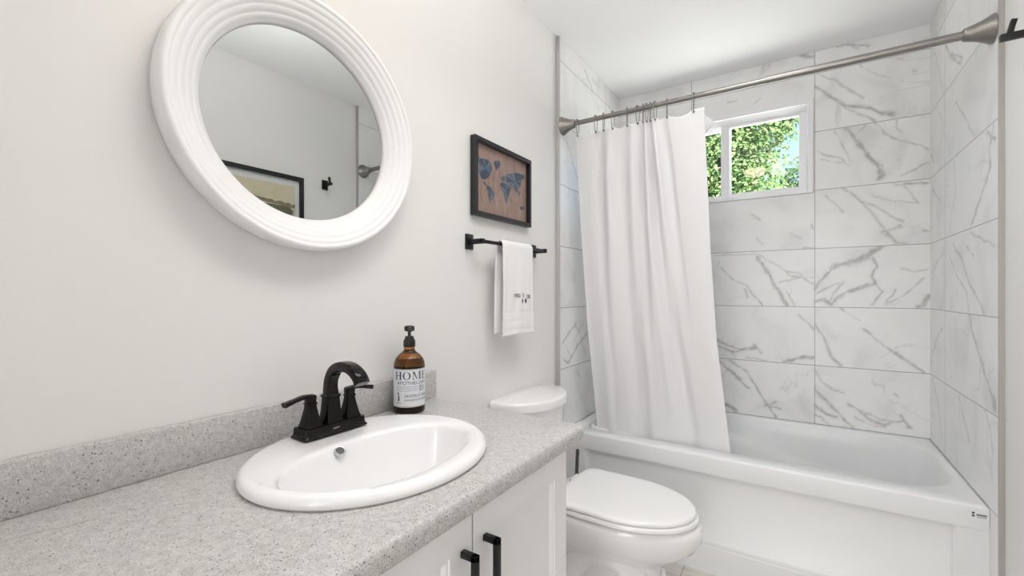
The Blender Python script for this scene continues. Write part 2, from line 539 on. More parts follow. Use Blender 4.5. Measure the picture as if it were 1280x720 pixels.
# wall behind the camera; open door and hall added to let fill light in
struct(obj('wall_front', boxes((XW, -0.42, YF - 0.12, YF, -0.06, ZC), (0.38, XRW, YF - 0.12, YF, -0.06, ZC), (-0.42, 0.38, YF - 0.12, YF, 2.04, ZC)), M['paint'], smooth=False))
struct(obj('wall_hall', boxes((XW, XRW, -3.12, -3.0, -0.06, ZC)), M['paint'], smooth=False))
DY0, DY1 = YF - 0.13 - 0.78, YF - 0.13
d1 = struct(obj('door_1', boxes((-0.462, -0.424, DY0, DY1, 0.005, 2.03, 0.003)), M['white'], smooth=False))
bm = boxes((-0.426, -0.416, DY0 + 0.10, DY0 + 0.36, 1.12, 1.90, 0.004), (-0.426, -0.416, DY0 + 0.42, DY0 + 0.68, 1.12, 1.90, 0.004),
           (-0.426, -0.416, DY0 + 0.10, DY0 + 0.36, 0.2, 0.95, 0.004), (-0.426, -0.416, DY0 + 0.42, DY0 + 0.68, 0.2, 0.95, 0.004))
obj('door_panel', bm, M['white'], d1)
bm = bmesh.new(); lathe(bm, [(0.026, 0), (0.026, 0.008), (0.010, 0.012), (0.010, 0.035), (0.025, 0.045), (0.025, 0.06), (0.012, 0.068)], (-0.424, DY0 + 0.06, 0.98), (1, 0, 0), 24)
obj('door_knob', bm, M['black'], d1)
bm = boxes((-0.49, -0.42, YF, YF + 0.015, 0, 2.11, 0.002), (0.38, 0.45, YF, YF + 0.015, 0, 2.11, 0.002), (-0.42, 0.38, YF, YF + 0.015, 2.04, 2.11, 0.002))
struct(obj('trim_3', bm, M['white'], smooth=False))
struct(obj('baseboard_right', boxes((XRW - 0.014, XRW, YF, 1.955, 0, 0.095, 0.003)), M['white'], smooth=False))

# ---- tile cladding with traced veins
def vnoise(P, seed, scale):
    """cheap smooth 2D value noise"""
    rng = np.random.default_rng(seed); G = rng.random((64, 64))
    q = P * scale; i = np.floor(q).astype(int); f = q - i; f = f * f * (3 - 2 * f)
    g = lambda a, b: G[(i[:, 0] + a) % 64, (i[:, 1] + b) % 64]
    return ((g(0, 0) * (1 - f[:, 0]) + g(1, 0) * f[:, 0]) * (1 - f[:, 1]) + (g(0, 1) * (1 - f[:, 0]) + g(1, 1) * f[:, 0]) * f[:, 1]) - 0.5

def vein_values(P, spec, u0):
    """P: (n,2) wall coordinates in m; darkness of the marble vein at each point"""
    val = np.zeros(len(P))
    Q = P + 0.010 * np.c_[vnoise(P, 1, 22), vnoise(P, 2, 22)] + 0.006 * np.c_[vnoise(P, 3, 60), vnoise(P, 4, 60)]
    tid = np.c_[np.floor((P[:, 0] - u0) / 0.6126), np.floor((P[:, 1] - 2.338) / 0.3068)]
    wv = 1 + 1.1 * vnoise(P, 5, 30)
    for item in spec.split(';'):
        w, *pts = item.split()
        w = float(w) / 1000 * 0.95
        pts = np.array([[float(k) for k in p.split(',')] for p in pts]) / 1000
        mid = pts.mean(0)
        if len(pts) == 2: mid = (pts[0] + pts[1]) / 2
        mt = (np.floor((mid[0] - u0) / 0.6126), np.floor((mid[1] - 2.338) / 0.3068))
        lo, hi = pts.min(0) - 0.03, pts.max(0) + 0.03
        sel = np.where((P[:, 0] > lo[0]) & (P[:, 0] < hi[0]) & (P[:, 1] > lo[1]) & (P[:, 1] < hi[1]) & (tid[:, 0] == mt[0]) & (tid[:, 1] == mt[1]))[0]
        if not len(sel): continue
        q = Q[sel]; dmin = np.full(len(sel), 9.0)
        for a, b in zip(pts[:-1], pts[1:]):
            ab = b - a; t = np.clip(((q - a) @ ab) / max(ab @ ab, 1e-9), 0, 1)
            dmin = np.minimum(dmin, np.linalg.norm(q - a - t[:, None] * ab, axis=1))
        ww = w * wv[sel]
        core = np.clip(1.45 - dmin / ww, 0, 1) * min(0.85, 0.48 + w * 45)
        halo = np.clip(1 - dmin / (ww * 3.2), 0, 1) * 0.16
        val[sel] = np.maximum(val[sel], np.maximum(core, halo))
    return val

def seg_coords(stops, step):
    out = []
    for a, b in zip(stops[:-1], stops[1:]):
        n = max(1, round((b - a) / step))
        out += list(np.linspace(a, b, n + 1)[:-1])
    return np.array(out + [stops[-1]])

def cladding(name, us, vs, place, spec, u0, m, parent, hole=None, thick=0.011):
    U, V = np.meshgrid(us, vs, indexing='ij')
    P = np.c_[U.ravel(), V.ravel()]
    val = vein_values(P, spec, u0)
    nu, nv = len(us), len(vs)
    idx = np.arange(nu * nv).reshape(nu, nv)
    q = np.stack([idx[:-1, :-1], idx[1:, :-1], idx[1:, 1:], idx[:-1, 1:]], -1)
    if hole:
        cu, cv_ = (us[:-1] + us[1:]) / 2, (vs[:-1] + vs[1:]) / 2
        inside = ((cu > hole[0]) & (cu < hole[1]))[:, None] & ((cv_ > hole[2]) & (cv_ < hole[3]))[None]
        q = q[~inside]
    q = q.reshape(-1, 4)
    me = bpy.data.meshes.new(name)
    me.from_pydata(place(P).tolist(), [], q.tolist())
    me.attributes.new('vein', 'FLOAT', 'POINT').data.foreach_set('value', val.astype(np.float32))
    me.update()
    o = finish(name, me, m, parent, smooth=False)
    s = o.modifiers.new('thickness', 'SOLIDIFY'); s.thickness = thick; s.offset = 1
    return o

VEINS_BACK = """9 55,2276 115,2207 174,2145 249,2120 322,2076 366,2051;6 115,2207 186,2127 255,2072 298,2035;4 55,2344 135,2283 199,2219 255,2166;7 148,2455 199,2448 273,2422;5 193,2453 230,2415;10 186,2024 230,1952 267,1875 304,1823 324,1766 310,1745;5 304,1823 327,1811 322,1759;4 292,2033 339,1970 392,1922 470,1885 494,1866;3 380,2030 382,1984 403,1957;3 62,1926 109,1894 161,1877 186,1841;3 82,1882 148,1855 205,1830;2 135,2034 167,1948 205,1846;4 494,1800 448,1778 403,1755;3 237,1998 261,2024;5 161,1726 212,1688 249,1636 292,1570 327,1513 357,1465 380,1425;4 249,1644 298,1615 357,1564 403,1537;6 327,1490 363,1495 392,1515;3 369,1714 414,1701 437,1660 461,1617 369,1638 286,1671;5 409,1709 492,1705;3 96,1693 135,1641 167,1597;5 476,1486 495,1474;7 345,1473 392,1428 414,1423;2 224,2354 286,2282 357,2232;4 437,2256 450,2244;8 53,1212 88,1265 125,1309;15 125,1309 173,1334 232,1353 277,1384 327,1410;9 288,1362 302,1319 288,1261 302,1233;7 302,1233 249,1211 191,1190 137,1152 119,1130;9 53,1136 94,1152 125,1127;5 173,1241 119,1152;5 302,1233 333,1190 288,1125;3 376,1204 344,1140;8 496,1176 481,1128 460,1118;3 398,1301 450,1286 491,1299;4 63,1190 125,1219 173,1241;3 344,1133 408,1176 481,1258;6 51,1022 82,971 107,904 131,846 161,812;5 155,1112 173,1093;6 254,1004 300,960 344,923 398,875 450,831 486,804;2 173,1093 220,1058 243,1044;4 53,771 82,721 125,689 173,672;7 53,680 94,632 143,579 185,534 214,502;6 53,596 100,550 149,543;8 191,615 237,593 288,550 333,536 376,557 414,563 429,540;4 266,583 322,562 376,557;3 220,561 288,528 344,523;4 371,697 387,682;6 392,587 424,544;4 53,551 113,500;5 -240,1627 -201,1592;3 -61,1509 -5,1480;6 2,1430 43,1419;3 -217,1494 -186,1449;4 36,1543 47,1518;8 -209,1389 -186,1328 -141,1258 -97,1156 -73,1114;4 -201,1398 -149,1353 -90,1317 -61,1282 -5,1264 43,1231;3 -83,1308 -19,1290 9,1248;3 -105,1241 -33,1265 43,1264;4 -400,1325 -334,1261 -271,1225 -217,1155 -186,1117;4 -279,1207 -263,1155;3 -433,1408 -334,1404 -224,1399;3 -76,1190 -40,1114;3 -408,1362 -416,1335;7 -425,917 -367,884 -286,863 -217,876 -194,852;6 -416,872 -334,850 -271,864;8 -90,804 -33,831 2,845 50,846;4 -271,820 -164,808;6 -232,893 -197,852;4 -19,1073 29,1025 52,985;7 -416,790 -367,749 -302,693 -255,646;6 -350,796 -302,764 -263,733;6 -263,733 -240,682 -186,602 -149,538 -127,504;4 -186,550 -119,585;8 -383,540 -318,514;4 -171,561 -97,554;8 -10,2453 49,2427 57,2442;4 -366,2278 -314,2285;3 -230,2252 -197,2266"""
VEINS_RIGHT = """8 2600,2258 2487,2151 2394,2077 2350,2065;6 2487,2151 2329,2074;4 2416,1936 2288,1829 2192,1739;3 2762,2304 2633,2100 2589,2012;3 2701,2038 2589,1870 2512,1737;6 2825,1832 2762,1785;7 1997,1713 2042,1652 2027,1595 2123,1505 2230,1428;8 2058,1710 1983,1667;3 2439,1706 2416,1583 2512,1436;4 2793,1669 2644,1582;3 2230,1643 2268,1603;4 2230,1404 2123,1370 1997,1336;5 2462,1387 2345,1321 2257,1242 2176,1180 2088,1118;4 2504,1332 2383,1246 2274,1190 2247,1122;3 2594,1374 2742,1295 2796,1244;7 2247,1117 2208,1047 2117,957 2047,891 1983,821;5 2617,1034 2716,969 2785,910;3 2117,976 2131,867 2176,849;4 2422,1088 2402,1021;4 2383,799 2309,716 2241,650;5 2796,788 2691,702 2617,556;4 2088,808 2034,754 2008,697;4 2274,1359 2192,1316;8 1995,855 1978,823;3 2853,1258 2742,1308 2681,1343"""
VEINS_LEFT = """5 2276,2415 2382,2343 2439,2260;4 2382,2409 2478,2394;4 2039,1967 2113,1882 2176,1802;3 2439,2305 2478,2259;6 2010,938 2073,977 2167,1029;6 2022,847 2060,825 2099,849 2167,899 2297,960;3 2139,1031 2209,967 2282,851;3 2034,924 2099,849;4 2181,767 2209,727;4 2252,1012 2195,986"""
ST = 0.005
cladding('tile_cladding', seg_coords([XL, WX0, WX1, XR], ST), seg_coords([0.46, WZ0, WZ1, ZC - 0.001], ST),
         lambda P: np.c_[P[:, 0], np.full(len(P), YB), P[:, 1]], VEINS_BACK, 0.052, M['marble_back'], wall_back, (WX0, WX1, WZ0, WZ1), -0.011)
cladding('tile_cladding', seg_coords([1.96, YB], ST), seg_coords([0.0, ZC - 0.001], ST),
         lambda P: np.c_[np.full(len(P), XR), P], VEINS_RIGHT, 1.96, M['marble_right'], wall_right, None, 0.011)
cladding('tile_cladding', seg_coords([1.977, YB], ST), seg_coords([0.0, ZC - 0.001], ST),
         lambda P: np.c_[np.full(len(P), XL), P], VEINS_LEFT, 1.97, M['marble_left'], wall_left, None, -0.018)
struct(obj('trim_1', boxes((XW, XL + 0.001, 1.967, 1.977, 0, ZC - 0.001, 0.001)), M['steel_trim'], smooth=False))
struct(obj('trim_2', boxes((XR - 0.001, XRW, 1.951, 1.960, 0, ZC - 0.001, 0.001)), M['beige_trim'], smooth=False))

# ---- window
win = struct(empty('window_1', (-0.41, YB, WZ0)))
def ring_frame(bm, x0, x1, z0, z1, y0, y1, wl, wr, wb, wt, bev=0.003):
    box(bm, x0, x0 + wl, y0, y1, z0, z1, bev); box(bm, x1 - wr, x1, y0, y1, z0, z1, bev)
    box(bm, x0 + wl, x1 - wr, y0, y1, z0, z0 + wb, bev); box(bm, x0 + wl, x1 - wr, y0, y1, z1 - wt, z1, bev)
    return bm
FX0, FX1, FZ0, FZ1 = WX0 + 0.001, WX1 - 0.001, WZ0 + 0.001, WZ1 - 0.001
bm = ring_frame(bmesh.new(), FX0, FX1, FZ0, FZ1, YB - 0.008, 2.945, 0.026, 0.026, 0.022, 0.026)
wf = obj('window_frame', bm, M['vinyl'], win, smooth=False)
# sloped inner stop of the head and the rails of the frame
bm = bmesh.new()
for (z, s) in ((FZ1 - 0.026, -1), (FZ0 + 0.022, 1)):
    prism(bm, [(FX0 + 0.026, YB + 0.004, z), (FX0 + 0.026, YB + 0.034, z), (FX0 + 0.026, YB + 0.034, z + s * (0.026 if s < 0 else 0.006))], (FX1 - FX0 - 0.052, 0, 0))
obj('sloped_stop', bm, M['vinyl'], win, smooth=False)
SX = -0.405
sa = obj('sash', ring_frame(bmesh.new(), SX, FX1 - 0.027, FZ0 + 0.023, FZ1 - 0.027, YB + 0.035, YB + 0.060, 0.046, 0.038, 0.026, 0.040), M['vinyl'], win, smooth=False)
obj('pane', boxes((SX + 0.04, FX1 - 0.06, YB + 0.046, YB + 0.050, FZ0 + 0.045, FZ1 - 0.062)), M['pane'], sa, smooth=False)
sb = obj('sash', ring_frame(bmesh.new(), FX0 + 0.027, SX + 0.050, FZ0 + 0.023, FZ1 - 0.027, YB + 0.068, YB + 0.093, 0.036, 0.036, 0.026, 0.040), M['vinyl'], win, smooth=False)
obj('pane', boxes((FX0 + 0.055, SX + 0.02, YB + 0.078, YB + 0.082, FZ0 + 0.045, FZ1 - 0.062)), M['pane'], sb, smooth=False)
la = obj('latch', boxes((SX - 0.018, SX, YB + 0.040, YB + 0.056, 1.925, 1.985, 0.004)), M['plastic_black'], win)

# ---- outside
struct(obj('ground', boxes((-14, 14, 3.2, 30, -0.6, -0.5)), M['grass'], smooth=False))
def make_tree(name, base, clumps, n, size, leafm, label, seed, trunk_h):
    rng = np.random.default_rng(seed)
    root = thing(name, base, label, 'tree', None)
    B = Vector(base)
    bm = bmesh.new()
    top = B + Vector((0.1, 0, trunk_h))
    tube(bm, smooth_path([B, B + Vector((0.03, 0.02, trunk_h * 0.5)), top], 6), [0.17, 0.13, 0.08], 10)
    for c, r in clumps:
        c = Vector(c)
        tube(bm, smooth_path([B + Vector((0.05, 0, trunk_h * 0.55)), (top + c) / 2 + Vector((0, 0, -0.2)), c], 5), [0.06, 0.035, 0.012], 7)
    obj('trunk', bm, M['bark'], root)
    rs = np.array([r for c, r in clumps]); wts = rs ** 3 / (rs ** 3).sum()
    k = rng.choice(len(clumps), n, p=wts)
    d = rng.normal(size=(n, 3)); d /= np.linalg.norm(d, axis=1)[:, None]
    rad = rng.random(n) ** 0.45
    C = np.array([c for c, r in clumps])[k] + d * (rs[k] * rad)[:, None]
    sub = rng.normal(size=(n, 3)) * 0.05
    C += sub
    nrm = d * 0.6 + rng.normal(size=(n, 3)) * 0.6 + np.array([0, -0.3, 0.6]); nrm /= np.linalg.norm(nrm, axis=1)[:, None]
    t = np.cross(nrm, rng.normal(size=(n, 3))); t /= np.linalg.norm(t, axis=1)[:, None]
    s = np.cross(nrm, t)
    sz = size * (0.6 + 0.8 * rng.random(n))[:, None]
    p0 = C - t * sz * 0.6; p2 = C + t * sz * 0.6
    p1 = C + s * sz * 0.36 + nrm * sz * 0.1; p3 = C - s * sz * 0.36 + nrm * sz * 0.1
    V = np.stack([p0, p1, p2, p3], 1).reshape(-1, 3)
    F = np.arange(n * 4).reshape(-1, 4)
    T = np.concatenate([F[:, [0, 1, 2]], F[:, [0, 2, 3]]])
    me = bpy.data.meshes.new('foliage')
    me.from_pydata(V.tolist(), [], T.tolist())
    finish('foliage', me, leafm, root, smooth=False)
    return root
make_tree('leafy_tree', (-1.9, 8.6, -0.5), [((-1.6, 8.0, 3.3), 1.05), ((-0.85, 8.2, 3.75), 0.75), ((-0.45, 8.3, 4.05), 0.45), ((-0.9, 8.0, 2.75), 0.7), ((-2.6, 8.4, 3.6), 1.0), ((-1.5, 8.6, 4.6), 0.9), ((-2.4, 8.2, 2.5), 0.8), ((-0.1, 8.3, 3.95), 0.25)],
          48000, 0.062, M['leaf'], 'large green leafy tree filling most of the window view', 3, 2.6)
make_tree('leafy_tree', (0.5, 11.0, -0.5), [((0.1, 11.0, 3.3), 0.75), ((0.9, 11.2, 3.3), 0.9), ((-0.5, 11.0, 2.9), 0.7), ((0.6, 11, 2.5), 0.9), ((1.8, 11.2, 3.0), 0.9)],
          26000, 0.066, M['leaf_far'], 'lower bluish green tree at the bottom right of the window view', 5, 2.2)

# ------------------------------------------------------------------ plan outlines
def rrect(x0, x1, y0, y1, rs, k=8, side=20):
    """rounded rectangle, counter-clockwise from the +x side. rs: radii (x1y1, x0y1, x0y0, x1y0)"""
    if not isinstance(rs, (list, tuple)): rs = [rs] * 4
    out = []
    cs = [(x1 - rs[0], y1 - rs[0], 0, rs[0]), (x0 + rs[1], y1 - rs[1], 90, rs[1]), (x0 + rs[2], y0 + rs[2], 180, rs[2]), (x1 - rs[3], y0 + rs[3], 270, rs[3])]
    arcs = [[(cx + r * math.cos(R(a + 90 * i / k)), cy + r * math.sin(R(a + 90 * i / k))) for i in range(k + 1)] for cx, cy, a, r in cs]
    for i in range(4):
        out += arcs[i]
        a, b = arcs[i][-1], arcs[(i + 1) % 4][0]
        out += [(a[0] + (b[0] - a[0]) * j / side, a[1] + (b[1] - a[1]) * j / side) for j in range(1, side)]
    return out

def cast(c, outer, poly):
    """for every outer point, where the ray from c through it meets the closed outline poly"""
    P = np.array(poly); Q = np.roll(P, -1, 0); res = []
    for o in outer:
        d = np.array(o) - c
        e = Q - P
        den = d[0] * e[:, 1] - d[1] * e[:, 0]
        den = np.where(np.abs(den) < 1e-12, 1e-12, den)
        w = P - c
        t = (w[:, 0] * e[:, 1] - w[:, 1] * e[:, 0]) / den
        u = (w[:, 0] * d[1] - w[:, 1] * d[0]) / den
        ok = (t > 0) & (u > -1e-6) & (u < 1 + 1e-6)
        tt = t[ok].max() if ok.any() else 0.5
        res.append(tuple(np.array(c) + d * tt))
    return res

def ell(cx, cy, ax, ay, n=96, p=2.0):
    out = []
    for i in range(n):
        a = 2 * PI * i / n; co, si = math.cos(a), math.sin(a)
        out.append((cx + ax * math.copysign(abs(co) ** (2 / p), co), cy + ay * math.copysign(abs(si) ** (2 / p), si)))
    return out

def at_z(pts, z): return [(x, y, z) for x, y in pts]

# ------------------------------------------------------------------ bathtub
TX0, TX1, TY0, TY1, TZ = XL + 0.0004, XR - 0.0004, 2.030, YB - 0.0004, 0.497
tub = thing('bathtub', (-0.25, 2.43, 0), 'white alcove bathtub with a recessed panel on its front, under the marble tile', 'bathtub')
tc = np.array([-0.22, 2.45])
outer = rrect(TX0, TX1, TY0, TY1, 0.004, 3, 130)
def ins(d): return rrect(TX0 + d, TX1 - d, TY0 + d, TY1 - d, 0.004, 3, 130)
rings = [at_z(ins(0.03), 0.42), at_z(ins(0.001), 0.42), at_z(ins(0.0), 0.43), at_z(ins(0.0), TZ - 0.010), at_z(ins(0.0012), TZ - 0.005), at_z(ins(0.004), TZ - 0.0015), at_z(ins(0.010), TZ)]
def slope(x): return -0.26 * (min(max(x, -0.75), 0.12) + 0.2)
levels = [(-0.950, 0.474, 2.112, 2.794, (0.26, 0.10, 0.07, 0.20), TZ, 0), (-0.947, 0.470, 2.116, 2.790, (0.255, 0.10, 0.07, 0.20), TZ - 0.003, 0),
          (-0.943, 0.464, 2.121, 2.785, (0.25, 0.10, 0.07, 0.195), TZ - 0.012, 0), (-0.938, 0.445, 2.130, 2.776, (0.245, 0.10, 0.07, 0.19), 0.43, 0.15),
          (-0.934, 0.420, 2.138, 2.768, (0.24, 0.10, 0.07, 0.19), 0.372, 0.85), (-0.930, 0.410, 2.143, 2.762, (0.24, 0.10, 0.07, 0.19), 0.358, 1), (-0.922, 0.398, 2.158, 2.740, (0.235, 0.10, 0.07, 0.185), 0.346, 1),
          (-0.917, 0.388, 2.168, 2.730, (0.23, 0.10, 0.07, 0.18), 0.332, 1), (-0.885, 0.310, 2.185, 2.712, (0.21, 0.10, 0.07, 0.17), 0.20, 0.3), (-0.86, 0.24, 2.205, 2.69, (0.19, 0.10, 0.07, 0.17), 0.125, 0),
          (-0.82, 0.18, 2.245, 2.65, (0.17, 0.1, 0.1, 0.15), 0.105, 0), (-0.6, 0.0, 2.40, 2.52, (0.05, 0.05, 0.05, 0.05), 0.100, 0)]
for x0, x1, y0, y1, r, z, k in levels:
    pts = cast(tc, ins(0.010), rrect(x0, x1, y0, y1, r, 12, 30))
    rings.append([(x, y, z + k * slope(x)) for x, y in pts])
bm = bmesh.new(); loft(bm, rings, True, False, True)
obj('basin', bm, M['acrylic'], tub, angle=75)
# apron with a recessed field
bm = bmesh.new()
AX0, AX1, AZ0, AZ1 = -0.900, 0.420, 0.113, 0.424
y0, y1 = TY0 + 0.0015, TY0 + 0.019
o4 = [(TX0, y0, 0.0), (TX1, y0, 0.0), (TX1, y0, 0.440), (TX0, y0, 0.440)]
i4 = [(AX0, y0, AZ0), (AX1, y0, AZ0), (AX1, y0, AZ1), (AX0, y0, AZ1)]
e = 0.012
j4 = [(AX0 + e, y1, AZ0 + e * 2.0), (AX1 - e, y1, AZ0 + e * 2.0), (AX1 - e, y1, AZ1 - e * 0.6), (AX0 + e, y1, AZ1 - e * 0.6)]
bk = [(TX0, TY0 + 0.03, 0.0), (TX1, TY0 + 0.03, 0.0), (TX1, TY0 + 0.03, 0.440), (TX0, TY0 + 0.03, 0.440)]
loft(bm, [bk, o4, i4, j4], True, True, True)
bmesh.ops.bevel(bm, geom=[ed for ed in bm.edges if all(AX0 - 0.001 <= v.co.x <= AX1 + 0.001 and v.co.y < TY0 + 0.02 for v in ed.verts)], offset=0.004, segments=2, affect='EDGES')
ap = obj('apron', bm, M['acrylic'], tub, angle=40)
bm = bmesh.new()
yy = TY0 - 0.0006
for (xa, xb, za, zb) in ((0.460, 0.466, 0.470, 0.476), (0.460, 0.466, 0.461, 0.467)):
    prism(bm, [(xa, yy, za), (xb, yy, za), (xb, yy, zb), (xa, yy, zb)], (0, 0.001, 0))
x = 0.471
for k in range(7):
    prism(bm, [(x, yy, 0.4655), (x + 0.0022, yy, 0.4655), (x + 0.0022, yy, 0.4715), (x, yy, 0.4715)], (0, 0.001, 0)); x += 0.0034
prism(bm, [(0.471, yy, 0.4605), (0.494, yy, 0.4605), (0.494, yy, 0.4618), (0.471, yy, 0.4618)], (0, 0.001, 0))
sl = obj('sticker_print', bm, M['ink'], tub, smooth=False)

# ------------------------------------------------------------------ vanity
van = thing('vanity_cabinet', (-0.76, 0.45, 0), 'white shaker bathroom vanity cabinet with black square handles, under the grey counter', 'cabinet')
CT, CB = 0.845, 0.805
bm = boxes((XW + 0.002, -0.522, 1.017, 1.035, 0.0, CB - 0.001, 0.001), (XW + 0.002, -0.522, -0.150, -0.132, 0.0, CB - 0.001, 0.001),
           (XW + 0.002, -0.54, -0.132, 1.017, 0.10, 0.118), (XW + 0.002, XW + 0.01, -0.132, 1.017, 0.118, CB - 0.001),
           (-0.60, -0.585, -0.132, 1.017, 0.0, 0.10), (-0.54, -0.522, -0.132, 1.017, CB - 0.03, CB - 0.001), (-0.80, -0.522, 0.245, 0.261, 0.118, CB - 0.03))
obj('carcass', bm, M['white'], van, smooth=False)
def shaker_door(y0, y1, z0, z1):
    bm = bmesh.new()
    xb, xf, xr = -0.520, -0.500, -0.510
    w = 0.062
    ring = lambda x, d: [(x, y0 + d, z0 + d), (x, y1 - d, z0 + d), (x, y1 - d, z1 - d), (x, y0 + d, z1 - d)]
    loft(bm, [ring(xb, 0), ring(xf - 0.002, 0), ring(xf, 0.002), ring(xf, w), ring(xf - 0.003, w + 0.001), ring(xf - 0.003, w + 0.006), ring(xr, w + 0.012)], True, True, True)
    return obj('door', bm, M['white'], van, angle=25)
def bar_handle(parent, y, zt, ln):
    bm = bmesh.new()
    t = 0.0115
    box(bm, -0.5005, -0.466, y - t / 2, y + t / 2, zt - t, zt, 0.0012)
    box(bm, -0.5005, -0.466, y - t / 2, y + t / 2, zt - ln, zt - ln + t, 0.0012)
    box(bm, -0.466 - t, -0.466, y - t / 2, y + t / 2, zt - ln, zt, 0.0012)
    return obj('handle', bm, M['black'], parent)
da = shaker_door(0.257, 0.6345, 0.108, 0.800); bar_handle(da, 0.606, 0.737, 0.172)
db = shaker_door(0.6385, 1.016, 0.108, 0.800); bar_handle(db, 0.671, 0.737, 0.172)
dc = shaker_door(-0.131, 0.253, 0.108, 0.800); bar_handle(dc, 0.222, 0.737, 0.172)

ctop = thing('countertop', (-0.75, 0.46, CB), 'speckled light grey countertop with a low backsplash, holding the oval sink', 'countertop')
SCX, SCY = -0.757, 0.628
KX0, KX1, KY0, KY1 = XW + 0.0005, -0.475, -0.165, 1.079
def kr(d):
    r = 0.016
    return rrect(KX0 + d * 0.2, KX1 - d, KY0 + d, KY1 - d, (r - d * 0.5, 0.003, 0.003, r - d * 0.5), 6, 30)
kout = kr(0)
hole = ell(SCX, SCY, 0.205, 0.235, 120)
rings = [at_z(kr(0.006), CB), at_z(kr(0.0015), CB + 0.003), at_z(kr(0), CB + 0.008), at_z(kr(0), CT - 0.013), at_z(kr(0.0015), CT - 0.006), at_z(kr(0.005), CT - 0.0018), at_z(kr(0.011), CT)]
hc = np.array([SCX, SCY])
hpts = cast(hc, kr(0.011), hole)
rings += [at_z(hpts, CT), at_z(hpts, CB)]
bm = bmesh.new()
VR = loft(bm, rings, True, False, False)
n = len(VR[0])
for i in range(n):
    j = (i + 1) % n
    bm.faces.new((VR[-1][i], VR[-1][j], VR[0][j], VR[0][i]))
obj('worktop', bm, M['quartz'], ctop, angle=50)
bm = boxes((XW + 0.0005, XW + 0.021, KY0, 1.087, CT, CT + 0.088, 0.003))
obj('backsplash', bm, M['quartz'], ctop)

# ------------------------------------------------------------------ sink
sink = thing('sink', (SCX, SCY, CT), 'white oval drop-in sink set into the grey counter', 'sink')
N_ = 120
ang = [2 * PI * i / N_ for i in range(N_)]
BX, BY = -0.705, 0.620
def sring(kind, d, z, tilt=0.0):
    if kind == 'o':   # outer outline, grown by d
        return [(SCX + (0.224 + d) * math.cos(a), SCY + (0.256 + d) * math.sin(a), z) for a in ang]
    # bowl outline: fuller towards the user, flattened at the faucet deck
    out = []
    for a in ang:
        co, si = math.cos(a), math.sin(a)
        ax = (0.122 if co > 0 else 0.125) + d
        p = 2.0 if co > 0 else 2.35
        out.append((BX + ax * math.copysign(abs(co) ** (2 / p), co), BY + (0.211 + d) * math.copysign(abs(si) ** (2 / p), si), z - tilt * co))
    return out
rings = [sring('o', -0.030, CT + 0.0002), sring('o', -0.004, CT + 0.0002), sring('o', 0.0, CT + 0.006), sring('o', -0.001, CT + 0.013), sring('o', -0.005, CT + 0.019), sring('o', -0.012, CT + 0.0225),
         sring('o', -0.020, CT + 0.0235), sring('i', 0.014, CT + 0.0205), sring('i', 0.006, CT + 0.0195), sring('i', 0.0, CT + 0.0165), sring('i', -0.004, CT + 0.010), sring('i', -0.010, CT - 0.008), sring('i', -0.022, CT - 0.045), sring('i', -0.038, CT - 0.085),
         sring('i', -0.058, CT - 0.112), sring('i', -0.085, CT - 0.124), sring('i', -0.10, CT - 0.126)]
bm = bmesh.new(); loft(bm, rings, True, False, True)
obj('bowl', bm, M['porcelain'], sink, angle=60)
bm = bmesh.new(); lathe(bm, [(0.022, 0), (0.022, 0.002), (0.017, 0.003), (0.015, 0.001)], (BX, BY, CT - 0.1262), (0, 0, 1), 32)
obj('drain', bm, M['chrome'], sink)
ov = bmesh.new()
oc = Vector((-0.8215, 0.590, CT + 0.0085)); oa = Vector((0.60, -0.05, 0.80)).normalized()
lathe(ov, [(0.0128, -0.006), (0.0128, 0.0006), (0.0120, 0.0012), (0.0092, 0.0010), (0.0086, 0.0000), (0.0080, -0.0035)], oc, oa, 32)
ovr = obj('overflow_ring', ov, M['chrome'], sink)
ov = bmesh.new(); lathe(ov, [(0.0088, -0.004), (0.0088, 0.0007), (0.004, 0.0009)], oc, oa, 32)
obj('overflow_opening', ov, M['brush'], ovr)

# ------------------------------------------------------------------ faucet
FXc, FYc, FZ = -0.914, 0.632, CT + 0.0238
fau = thing('faucet', (FXc, FYc, FZ), 'dark bronze two-handle faucet standing on the back rim of the white sink', 'faucet')
def sq_loft(bm, c, prof, r=0.2):
    sh = rsq(r, 3)
    loft(bm, [[(c[0] + p * hx, c[1] + q * hy, z) for p, q in sh] for hx, hy, z in prof])
    return bm
bm = bmesh.new()
sq_loft(bm, (FXc, FYc), [(0.031, 0.0815, FZ + 0.002), (0.0295, 0.080, FZ + 0.0045), (0.027, 0.077, FZ + 0.008), (0.0262, 0.0762, FZ + 0.020), (0.0250, 0.075, FZ + 0.0235)], 0.12)
obj('base_plate', bm, M['bronze'], fau, angle=30)
bm = bmesh.new(); prism(bm, [(FXc + 0.0272, FYc - 0.004 + dy, FZ + dz) for dy, dz in ((-0.008, 0.0118), (0.008, 0.0118), (0.008, 0.0148), (-0.008, 0.0148))], (-0.001, 0, 0))
obj('maker_plate', bm, M['nickel'], fau, smooth=False)
zb = FZ + 0.0225
bm = bmesh.new()
sq_loft(bm, (FXc, FYc), [(0.0205, 0.0205, zb), (0.0205, 0.0205, zb + 0.003), (0.0188, 0.0188, zb + 0.008), (0.0170, 0.0170, zb + 0.025), (0.0155, 0.0155, zb + 0.045), (0.0148, 0.0148, zb + 0.058)], 0.22)
sq_loft(bm, (FXc, FYc), [(0.0148, 0.0148, zb + 0.056), (0.0172, 0.0172, zb + 0.058), (0.0172, 0.0172, zb + 0.0615), (0.0146, 0.0146, zb + 0.064)], 0.25)
